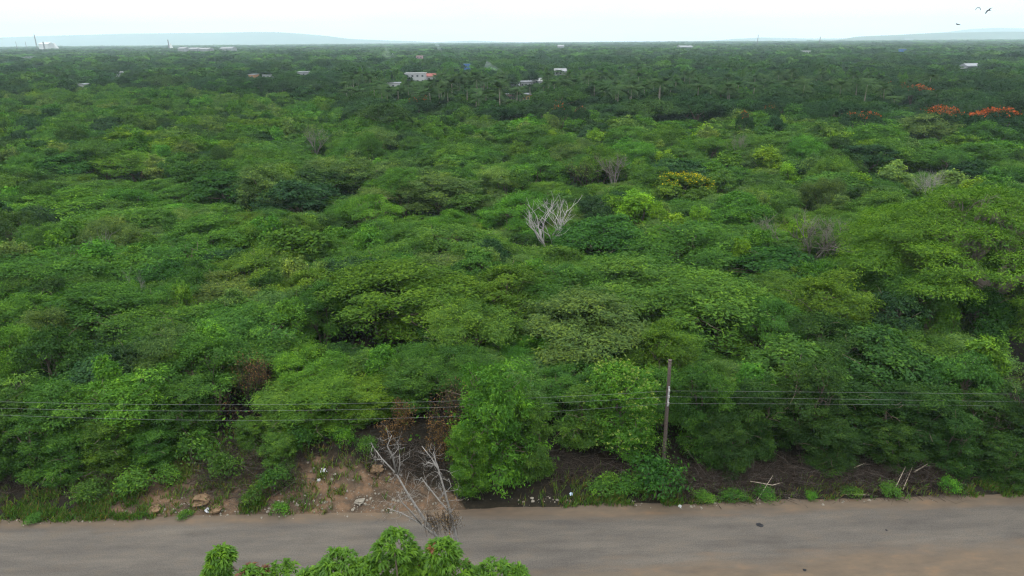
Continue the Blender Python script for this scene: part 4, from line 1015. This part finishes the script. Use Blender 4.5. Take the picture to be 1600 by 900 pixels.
def grass(name, label, area, n, hgt, tones, seed, width=.012, patch=None):
    rg = np.random.default_rng(seed); P_ = []
    for (px, py, wx, wy, w) in area:
        k = int(n * w); a = px + rg.normal(0, wx, k); b = py + rg.normal(0, wy, k); P_ += [at_h(i, j, 0) for i, j in zip(a, b)]
    P_ = np.array(P_); ok = (road_uv(P_[:, 0], P_[:, 1])[1] > .8) & (fnoise(P_[:, 0], P_[:, 1], 1.5, 91) > .42); P_ = P_[ok]; P_[:, 2] = ground_z(P_[:, 0], P_[:, 1]); m = len(P_)
    P_ = np.repeat(P_, 9, 0) + rg.normal(size=(m * 9, 3)) * np.array([.10, .10, 0]); hh = hgt * rg.uniform(.4, 1.3, (m * 9, 1)); a = rg.uniform(0, 6.28, m * 9)
    ln = rg.uniform(.1, .8, (m * 9, 1)) * hh; dr = np.stack([np.cos(a), np.sin(a), 0 * a], 1); sd = np.stack([-np.sin(a), np.cos(a), 0 * a], 1) * width * (hgt / .4 + 1)
    V = np.stack([P_ - sd, P_ + sd, P_ + dr * ln * .5 + sd * .6 + np.array([0, 0, 1]) * hh * .7, P_ + dr * ln + np.array([0, 0, 1]) * hh], 1)
    C = np.array([COLS[t] for t in tones])[rg.integers(0, len(tones), len(V))]
    tag(link(name, quads_mesh(name, V, [M_FAR], tint=rg.uniform(.1, .9, len(V)), color=C)), label, 'grass', kind='stuff')
grass('grass', 'tufts of grass and weeds growing along the verge', [(150, 786, 34, 14, .55), (45, 806, 45, 6, .2), (190, 806, 25, 6, .18), (90, 775, 50, 12, .2), (400, 795, 40, 6, .12), (1000, 787, 50, 4, .14), (1300, 784, 150, 2.5, .12),
                               (1560, 766, 30, 9, .45), (930, 780, 40, 5, .1)], 1500, .34, ['mid', 'feather', 'soft', 'olive', 'brown'], 5)
grass('dry_grass', 'dry straw-coloured grass on the bank', [(320, 740, 60, 25, 1), (120, 765, 90, 20, .6), (460, 760, 70, 20, .5), (960, 760, 60, 10, .4), (1300, 765, 180, 8, .5)], 600, .4, ['brown', 'olive', 'pale'], 6)
def stones(name, label, area, mat, seed, smin, smax):
    rg = np.random.default_rng(seed); mb = MB(); g = (1 + 5 ** .5) / 2
    ico = unit(np.array([(-1, g, 0), (1, g, 0), (-1, -g, 0), (1, -g, 0), (0, -1, g), (0, 1, g), (0, -1, -g), (0, 1, -g), (g, 0, -1), (g, 0, 1), (-g, 0, -1), (-g, 0, 1)], float))
    fc = [(0, 11, 5), (0, 5, 1), (0, 1, 7), (0, 7, 10), (0, 10, 11), (1, 5, 9), (5, 11, 4), (11, 10, 2), (10, 7, 6), (7, 1, 8), (3, 9, 4), (3, 4, 2), (3, 2, 6), (3, 6, 8), (3, 8, 9), (4, 9, 5), (2, 4, 11), (6, 2, 10), (8, 6, 7), (9, 8, 1)]
    for (px, py, wx, wy, n) in area:
        for _ in range(n):
            p = at_h(px + rg.normal(0, wx), py + rg.normal(0, wy), 0)
            if road_uv(p[0], p[1])[1] < .45: continue
            s = smin + (smax - smin) * rg.random() ** 3; p[2] = float(ground_z(p[0], p[1])) + s * .2
            mb.add(ico * s * rg.uniform(.6, 1.2, 3) * (1 + .25 * rg.normal(size=(12, 1))) + p, fc)
    return tag(link(name, mb.mesh(name, [mat])), label, 'stones', kind='stuff')
stones('gravel', 'scattered pale stones along the foot of the bank and the road edge', [(560, 795, 90, 8, 220), (480, 775, 60, 14, 70), (330, 800, 70, 8, 120), (600, 775, 40, 16, 90), (880, 783, 60, 4, 70), (1080, 793, 40, 4, 40), (1350, 785, 150, 3, 90), (100, 815, 70, 3, 40), (420, 740, 60, 20, 60)], M_ROCK, 8, .02, .11)
def clod(px, py, s, mat, label, name='boulder', cat='rock', seed=0, flat=.6):
    rg = np.random.default_rng(seed); p = at_h(px, py, 0); p[2] = float(ground_z(p[0], p[1])) if road_uv(p[0], p[1])[1] > .4 else .05
    n, m = 9, 7; V = []
    for i_ in range(m):
        t = math.pi * (i_ + .5) / m
        for j in range(n):
            a = 6.28 * j / n; rr = s * (1 + .22 * rg.normal()); V.append((rr * math.sin(t) * math.cos(a), rr * math.sin(t) * math.sin(a), rr * math.cos(t) * flat))
    mb = MB(); F = [(i_ * n + j, (i_ + 1) * n + j, (i_ + 1) * n + (j + 1) % n, i_ * n + (j + 1) % n) for i_ in range(m - 1) for j in range(n)] + [tuple(range(n)), tuple(range((m - 1) * n, m * n))[::-1]]
    mb.add(V, F); tag(link(name, mb.mesh(name, [mat]), loc=tuple(p + np.array([0, 0, s * flat * .4]))), label, cat)
clod(318, 789, .5, M_ORROCK, 'largest orange earth boulder on the bare bank, above the white litter', seed=1)
clod(243, 800, .38, M_ORROCK, 'orange boulder at the left end of the bare bank', seed=2)
clod(338, 800, .34, M_ORROCK, 'smaller tan boulder right of the white litter', seed=3)
clod(592, 757, .45, M_ORROCK, 'reddish earth lump behind the dead snag', seed=5)
clod(563, 789, .3, M_ROCK, 'pale flat stone at the foot of the bank left of the dead snag', seed=6, flat=.35)
clod(325, 800, .2, M_PLASTIC, 'white crumpled litter on the bare bank between the orange boulders', 'litter', 'litter', 7)
clod(508, 757, .2, M_PLASTIC, 'white bag higher up the bank, right of the weeds', 'litter', 'litter', 8)
clod(500, 766, .12, M_PLASTIC, 'small white scrap just below the white bag', 'litter', 'litter', 9)
clod(345, 711, .12, M_PLASTIC, 'white scrap under the trees at the top of the bank', 'litter', 'litter', 10)
clod(893, 775, .14, simple('bluish_plastic', (.5, .6, .75), .5, .1, 8), 'bluish white litter at the verge below the speckled shrub', 'litter', 'litter', 11)
clod(1062, 792, .13, M_PLASTIC, 'white scrap at the road edge right of the dense bush', 'litter', 'litter', 12)
clod(1187, 822, .17, M_BLACK, 'black crumpled rag lying on the road, right half', 'rag', 'rag', 13, .25)
clod(1385, 830, .07, M_BLACK, 'tiny dark scrap on the road right of the black rag', 'scrap', 'scrap', 14, .3)
clod(1257, 892, .10, M_BLACK, 'dark scrap on the near side of the road at the bottom of the view', 'scrap', 'scrap', 15, .3)
def brush(name, label, area, n, seed, mats=(M_BROWN, simple('dark_grey_stick', (0.085, 0.070, 0.058), 0.95, 0.4, 5)), hmax=.9, lmax=2.4):
    rg = np.random.default_rng(seed); mb = MB()
    for (px, py, wx, wy, w) in area:
        for _ in range(int(n * w)):
            p = at_h(px + rg.uniform(-wx, wx), py + rg.normal(0, wy), 0); v = road_uv(p[0], p[1])[1]
            if v < 1.0: continue
            hz = hmax * min(1, (v - .6) / 1.6) * rg.random() ** .7; p[2] = float(ground_z(p[0], p[1])) + rg.uniform(0, hz); L_ = rg.uniform(.4, lmax); d = unit(np.array([rg.normal(), rg.normal() * .7, rg.normal() * .22]))
            e = unit(rg.normal(size=3) * np.array([1, 1, .4])); pts = [p + d * L_ * t + e * L_ * .22 * math.sin(t * 5 + 1) + rg.normal(size=3) * .03 for t in (-.5, -.25, 0, .25, .5)]; rad = rg.uniform(.005, .016)
            for q in pts: q[2] = max(q[2], float(ground_z(q[0], q[1])) + .02)
            mb.tube(pts, [rad, rad * .9, rad * .8, rad * .6, rad * .3], 3, mat=int(rg.random() < .22))
    tag(link(name, mb.mesh(name, list(mats), True)), label, 'brushwood', kind='stuff')
brush('brushwood', 'tangled dark brushwood heaped along the foot of the trees at right and on the bank', [(1290, 752, 210, 13, 1.0), (1130, 755, 60, 12, .25), (390, 750, 80, 18, .33), (920, 745, 70, 10, .18), (90, 755, 110, 12, .2), (640, 745, 60, 12, .15)], 4200, 15)
def stick(pts, rad, label):
    P_ = [at_h(px, py, 0) * np.array([1, 1, 0]) + np.array([0, 0, z]) for px, py, z in pts]
    for q in P_: q[2] += float(ground_z(q[0], q[1])) 
    mb = MB(); mb.tube(P_, np.linspace(rad, rad * .6, len(P_)), 6); tag(link('fallen_branch', mb.mesh('fallen_branch', [M_PALE], True)), label, 'branch', 'pale fallen branches in the brushwood')
stick([(1222, 762, .3), (1205, 770, .5), (1170, 768, .7)], .035, 'pale branch lying at the left end of the right-hand brushwood')
stick([(1183, 785, .2), (1205, 762, .8)], .025, 'short pale branch slanting up beside the leftmost fallen one')
stick([(1395, 775, .3), (1410, 752, .9)], .03, 'pale stick standing up steeply in the brushwood near the two low weeds')
stick([(1410, 770, .2), (1422, 748, .8)], .03, 'pale stick leaning right next to the steep one')
stick([(1425, 752, .5), (1446, 742, .6)], .05, 'thickest pale cut branch lying in the right part of the brushwood')
stick([(1332, 745, .5), (1350, 738, .6)], .035, 'short pale branch in the middle of the brushwood')
stick([(1320, 776, .15), (1358, 778, .2)], .03, 'thin pale branch lying flat at the road side of the brushwood')
stick([(1490, 750, .5), (1520, 735, .6)], .025, 'thin pale stick at the right end of the brushwood')

# hanging dead vines left of the tall shrub
def dead_vines(px, y0, y1, wpx, Yoff, label, seed, mat=M_BRLEAF, n=900):
    rg = np.random.default_rng(seed); b = at_h(px, 790, 0); Yp = b[1] + Yoff; P_ = []
    mb = MB()
    for k in range(9):
        a = px + rg.uniform(-.5, .5) * wpx; ya = y0 + rg.uniform(0, .25) * (y1 - y0); yb = y1 - rg.uniform(0, .4) * (y1 - y0)
        q = [at_y(a + rg.normal(0, 4), ya + (yb - ya) * t, Yp + rg.normal(0, .15)) for t in np.linspace(0, 1, 6)]; mb.tube(q, .018, 4)
        for _ in range(n // 9):
            t = rg.random() * 5; i_ = min(4, int(t)); P_.append(q[i_] + (q[i_ + 1] - q[i_]) * (t - i_) + rg.normal(size=3) * .13)
    o = link('dead_vine', mb.mesh('dead_vine', [M_BROWN], True)); V, _ = loose_leaves(np.array(P_), .14, rg, droop=-1); link('leaves', quads_mesh('leaves', V, [mat], tint=rg.uniform(0, 1, len(V))), o)
    tag(o, label, 'vine', 'dead brown vines hanging from the roadside shrubs')
dead_vines(632, 622, 672, 26, 3.4, 'reddish brown dead vine slanting from a shrub above the dead snag', 1)
dead_vines(612, 655, 700, 30, 3.2, 'short brown dead vines just below the slanting one', 2, n=600)
dead_vines(692, 645, 735, 46, 3.0, 'widest curtain of brown dead vines left of the tall central shrub', 3, n=1600)

# ------------------------------------------------------------------ dead snag on the near side of the road
def snag():
    Y0 = 20.5; rg = np.random.default_rng(12); base = np.array([at_y(706, 872, Y0)[0], Y0 - .2, 0]); rt = empty('dead_snag', (base[0], base[1], 0)); O = base.copy()
    def P3(l): return [at_y(px, py, Y0 + (q[0] if q else 0)) - O for px, py, *q in l]
    mb = MB()
    f = at_y(706, 880, Y0) - O; mb.tube([(0, 0, -.3), (.15, .05, f[2] * .5), f], [.22, .17, .13], 9); link('trunk', mb.mesh('trunk', [M_BARK], True), rt)
    main = [([(706, 882), (690, 850), (662, 810, .1), (636, 770, .2), (619, 740, .3), (597, 717, .4), (582, 697, .5)], .065, .010), ([(619, 740, .3), (613, 712, .2), (605, 697, .1), (612, 680, .1)], .04, .012),
            ([(706, 882), (714, 846), (707, 817, -.1), (702, 795, -.1), (694, 765, -.2), (685, 734, -.2), (675, 717, -.2), (659, 697, -.1)], .07, .010), ([(685, 734, -.2), (681, 722), (677, 706)], .035, .01),
            ([(702, 800, -.1), (687, 783, .2), (667, 758, .3), (658, 746, .3), (649, 763, .3)], .035, .01), ([(690, 850), (680, 836, -.3), (658, 819, -.4), (628, 802, -.5), (605, 794, -.5)], .05, .012),
            ([(658, 819, -.4), (640, 797, -.5), (628, 785, -.6), (622, 772, -.6)], .03, .01), ([(622, 742, .3), (625, 725, .4), (624, 710, .4)], .03, .01), ([(610, 717, .2), (617, 708), (624, 698)], .02, .008),
            ([(597, 717, .4), (589, 719, .4)], .018, .008), ([(695, 765, -.2), (690, 775), (705, 760, .2), (701, 748, .2)], .02, .008), ([(680, 726, -.2), (668, 722), (663, 729)], .02, .008)]
    lm = MB(); tips = []
    for l, a, b in main:
        Q = P3(l); lm.tube(Q, np.linspace(a, b, len(Q)), 6); tips += Q[1:]
        for i_ in range(1, len(Q)):
            for _ in range(3 if a > .03 else 2):
                s = Q[i_] + (Q[i_ - 1] - Q[i_]) * rg.random(); d = unit(rg.normal(size=3) + np.array([0, 0, .3])); L_ = rg.uniform(.2, .65); e = s + d * L_
                lm.tube([s, s + d * L_ * .5 + rg.normal(size=3) * .08, e], [.009, .006, .003], 4)
                for _ in range(3): d2 = unit(d + rg.normal(size=3) * .7); s2 = s + d * L_ * rg.uniform(.3, 1); lm.tube([s2, s2 + d2 * .12, s2 + d2 * .28 + rg.normal(size=3) * .05], [.005, .003, .002], 3)
    link('limbs', lm.mesh('limbs', [M_DEAD], True), rt)
    # fine arcs of dead twigs to the left
    tw = MB()
    for _ in range(46):
        px, py = 622 + rg.normal(0, 16), 785 + rg.normal(0, 20); c = at_y(px, py, Y0 + rg.normal(0, .4)) - O; d = unit(rg.normal(size=3)); e = unit(rg.normal(size=3)); r_ = rg.uniform(.15, .45)
        tw.tube([c + d * r_ * math.cos(t) + e * r_ * math.sin(t) for t in np.linspace(0, 1.8, 6)], [.007] * 6, 3)
    link('twigs', tw.mesh('twigs', [M_TWIG], True), rt)
    vm = MB(); pts = []
    for _ in range(75):
        t = rg.random(); px = 668 + 42 * t + rg.normal(0, 4); y0 = 800 + 6 * (1 - t) + rg.normal(0, 5); c = at_y(px, y0, Y0 + rg.normal(0, .35)) - O; L_ = rg.uniform(.4, 1.0); e = c + np.array([rg.normal(0, .12) + .12, rg.normal(0, .1), -L_]); vm.tube([c, (c + e) / 2 + rg.normal(size=3) * .06, e], [.008, .007, .005], 3)
        for _ in range(6): pts.append(c + (e - c) * rg.random() + rg.normal(size=3) * .08)
    for _ in range(150):
        px, py = 704 + rg.normal(0, 9), 788 + rg.normal(0, 18); pts.append(at_y(px, py, Y0 + rg.normal(0, .15)) - O)
    link('dead_vine', vm.mesh('dead_vine', [M_BROWN], True), rt); V, _ = loose_leaves(np.array(pts), .075, rg); link('withered_leaves', quads_mesh('withered_leaves', V, [M_DKVINE], tint=rg.uniform(0, 1, len(V))), rt)
    tag(rt, 'bare pale dead snag draped with withered vines, rising behind the mango treetop', 'dead tree')
snag()

# ------------------------------------------------------------------ mango treetop in the foreground
def mango():
    Y0 = 14.6; rg = np.random.default_rng(21); bx = at_y(590, 880, Y0)[0]; rt = empty('mango_tree', (bx, Y0, 0)); O = np.array([bx, Y0, 0])
    B = [(345, 855, 40), (338, 880, 42), (395, 884, 56), (440, 880, 78), (487, 889, 60), (532, 857, 66), (510, 880, 60), (572, 872, 52), (616, 828, 70), (598, 860, 84), (650, 884, 70), (640, 858, 60), (692, 841, 60), (700, 866, 82),
         (676, 888, 70), (776, 873, 76), (742, 889, 56), (806, 884, 34), (620, 893, 90), (560, 892, 70)]
    lob = []
    for px, yt, w in B:
        c = at_y(px, yt + w * .42, Y0 + rg.normal(0, .25)); sl = np.linalg.norm(c - np.array([0, 0, CAM_H])); r = w * sl / FPX / 2; lob.append((*(c - O - np.array([0, 0, .06])), r * .80))
    top = len(lob)
    for _ in range(60):
        a = rg.uniform(0, 6.28); q = 4.3 * math.sqrt(rg.random()); lob.append((q * math.cos(a), -abs(q * math.sin(a)) * .8 - .2, rg.uniform(7.5, 11.6) - .06 * q * q, rg.uniform(.6, .95)))
    C, Rr = [], []
    Q = []; MI = []; TT = []
    limb_m = MB()
    for i_, (x, y, z, r) in enumerate(lob):
        n = 80 if i_ < top else 46; d = unit(rg.normal(size=(n, 3))); d[:, 2] = np.where(rg.random(n) < .8, np.abs(d[:, 2]), d[:, 2]); ctr = np.array([x, y, z]) + d * r * rg.uniform(.7, 1.02, (n, 1))
        red = rg.random(n) < (.01 if i_ not in (2, 10) else .22); ct = rg.normal(.55, .17, n)
        for c, dd, rd, tt in zip(ctr, d, red, ct):
            m = int(rg.integers(11, 17)); a = rg.uniform(0, 6.28, m); el = rg.uniform(-.9, .55, m); ax = unit(np.stack([np.cos(a) * np.cos(el), np.sin(a) * np.cos(el), np.sin(el)], 1) + dd * .6)
            L_ = rg.uniform(.13, .24, (m, 1)); sd = unit(np.cross(ax, rg.normal(size=(m, 3)) * .35 + np.array([0, 0, 1.0]))) * L_ * .125; mid = c + ax * L_ * .5 + np.array([0, 0, .012]); tip = c + ax * L_ + np.array([0, 0, -1.0]) * L_ * rg.uniform(.15, .4, (m, 1))
            Q.append(np.stack([c + 0 * ax, mid + sd, tip, mid - sd], 1)); MI += [1 if rd else 0] * m; TT += list(np.clip(tt + rg.normal(0, .1, m), 0, 1))
        limb_m.tube(limb((0, 0, 6.5), (x, y, z), rg, 6, .05), np.linspace(.09, .02, 6), 5)
    c = link('crown', quads_mesh('crown', np.concatenate(Q), [M_LEAFN, M_REDLEAF], tint=TT, mi=MI), rt); c.color = (0.082, 0.19, 0.018, 1)
    mb = MB(); mb.tube([(0, 0, -.3), (.1, 0, 3), (0, 0, 6.8)], [.4, .3, .24], 10); link('trunk', mb.mesh('trunk', [M_BARK], True), rt); link('limbs', limb_m.mesh('limbs', [M_BARK], True), rt)
    tag(rt, 'bright green mango treetop with drooping leaf rosettes poking up at the bottom edge', 'tree')
mango()

# ------------------------------------------------------------------ birds
def bird(px, py, dist, span, bank, head, flap, label):
    c = at_y(px, py, dist); rt = empty('bird', tuple(c)); rt.rotation_euler = (0, bank, head); mb = MB()
    z = np.linspace(-1, 1, 9); mb.tube(np.stack([0 * z, z * span * .19, 0 * z], 1), span * .055 * np.sqrt(np.maximum(1 - z ** 2, .02)) + .01, 8); link('body', mb.mesh('body', [M_FEATHER], True), rt)
    mb = MB(); mb.tube([(0, span * .18, 0), (0, span * .22, .01), (0, span * .26, 0)], [span * .018, span * .022, .006], 6); link('head', mb.mesh('head', [M_SKIN], True), rt)
    mb = MB(); w = span * .05; mb.add([(-.03, -span * .16, .01), (.03, -span * .16, .01), (w, -span * .32, 0), (-w, -span * .32, 0), (-.03, -span * .16, -.02), (.03, -span * .16, -.02), (w, -span * .32, -.01), (-w, -span * .32, -.01)],
                   [(0, 1, 2, 3), (7, 6, 5, 4), (0, 4, 5, 1), (1, 5, 6, 2), (2, 6, 7, 3), (3, 7, 4, 0)]); link('tail', mb.mesh('tail', [M_FEATHER]), rt)
    for s in (-1, 1):
        mb = MB(); V = []; prof = [(0.03, .09, .10), (.18, .10, .10), (.36, .09, .085), (.5, .03, .05)]
        for q, a, b in prof:
            x = q * span; zz = flap[0] * min(q, .22) * span + flap[1] * max(0, q - .22) * span
            V += [(s * x, a * span * .9, zz), (s * x, -b * span, zz), (s * x, -b * span, zz - .02), (s * x, a * span * .9, zz - .02)]
        F = [(i_ * 4 + k, i_ * 4 + (k + 1) % 4, (i_ + 1) * 4 + (k + 1) % 4, (i_ + 1) * 4 + k) for i_ in range(3) for k in range(4)] + [(0, 3, 2, 1), (12, 13, 14, 15)]
        mb.add(V, F); link('wing', mb.mesh('wing', [M_FEATHER]), rt)
    tag(rt, label, 'bird', 'dark birds flying in the upper right sky')
bird(1545, 16, 110, 1.35, R(-38), R(15), (.35, -.5), 'nearest black bird banking with raised wing, upper right sky, rightmost')
bird(1529, 12, 150, 1.2, R(0), R(5), (.3, -1.5), 'small dark bird with drooping wingtips, left of the rightmost one')
bird(1497, 38, 150, 1.6, R(10), R(30), (.12, .05), 'pale-looking bird gliding flat, lowest of the three')

# ------------------------------------------------------------------ smoke wisps over the settlement
def smoke(px, py, w, h, dist, tilt, dens, label, seed):
    c = at_y(px, py, dist); s = dist / FPX; rg = np.random.default_rng(seed); mb = MB(); n = 7
    t = np.linspace(0, 1, n); pts = np.stack([(t - .5) * tilt * s + rg.normal(0, w * s * .06, n), t * 0, (.5 - t) * h * s], 1); mb.tube(pts, w * s * .5 * np.linspace(1.0, .25, n) * rg.uniform(.8, 1.1, n), 12)
    m, tt = newmat('smoke_air'); o = tt.nodes.new('ShaderNodeOutputMaterial'); v = tt.nodes.new('ShaderNodeVolumePrincipled'); v.inputs['Color'].default_value = (.85, .92, 1, 1); v.inputs['Density'].default_value = dens; tt.links.new(v.outputs[0], o.inputs['Volume'])
    ob = link('smoke', mb.mesh('smoke', [m], True), loc=tuple(c)); tag(ob, label, 'smoke', kind='stuff')
smoke(772, 106, 12, 12, 400, 26, .035, 'bluish smoke drifting above the settlement', 1)
smoke(686, 75, 7, 12, 900, 8, .03, 'pale smoke wisp near the horizon in the middle', 2)
smoke(612, 92, 22, 20, 800, 10, .006, 'faint smoke haze left of the white two-storey house', 3)

# ------------------------------------------------------------------ labels for everything placed by scatter
ORD = ['first', 'second', 'third', 'fourth', 'fifth', 'sixth', 'seventh', 'eighth', 'ninth', 'tenth', 'eleventh', 'twelfth']
_on = ['first', 'second', 'third', 'fourth', 'fifth', 'sixth', 'seventh', 'eighth', 'ninth', 'tenth', 'eleventh', 'twelfth', 'thirteenth', 'fourteenth', 'fifteenth', 'sixteenth', 'seventeenth', 'eighteenth', 'nineteenth', 'twentieth']
ORD = _on + ['twenty-' + q for q in _on[:9]] + ['thirtieth'] + ['thirty-' + q for q in _on[:9]]
def zone(r):
    px, _ = proj((r['x'], r['y'], r['h'])); d = r['y']; b = bound(px)
    c = 'far left' if px < 230 else 'left' if px < 480 else 'left of centre' if px < 720 else 'centre' if px < 900 else 'right of centre' if px < 1120 else 'right' if px < 1380 else 'far right'
    if d < 41: rw = 'on the verge'
    elif d < 50: rw = 'behind the roadside shrubs'
    elif d < 62: rw = 'in the near scrub'
    elif d < 80: rw = 'in the middle scrub'
    elif d < 110: rw = 'level with the dead tree'
    elif d < b - 40: rw = 'in the far scrub'
    elif d < b: rw = 'at the scrub edge'
    elif d < b + 50: rw = 'fronting the dark wood'
    elif d < 330: rw = 'inside the dark wood'
    else: rw = 'deep in the dark wood'
    return rw, c, px
TONEW['flatdark'] = 'blackish green'; TONEW['feather'] = 'mid-green'
KWORD.update(feather='thorn tree', broad='round tree', flat='flat-topped tree', lime='upright tree', skirt='roadside shrub')
groups = {}
for r_ in ROOTS:
    if not r_['auto']: continue
    rw, c, px = zone(r_)
    if r_['kind'] == 'palm': first = ('short' if r_['h'] < 10.2 else 'tall' if r_['h'] > 11.8 else 'middling') + ' slender palm'
    else: first = TONEW[r_['tone']] + (' low ' if r_['h'] < 5.6 and r_['kind'] != 'bush' else ' ') + KWORD[r_['kind']]
    groups.setdefault(first + ' ' + rw + ', ' + c, []).append((px, r_['o']))
for k, l in groups.items():
    l.sort(key=lambda q: q[0])
    for i_, (_, o) in enumerate(l):
        o['label'] = k if len(l) == 1 else k + ', ' + ('leftmost' if i_ == 0 else 'rightmost' if i_ == len(l) - 1 else ORD[min(i_, 38)] + ' from left')
print('objects', len(S.objects), cnt)
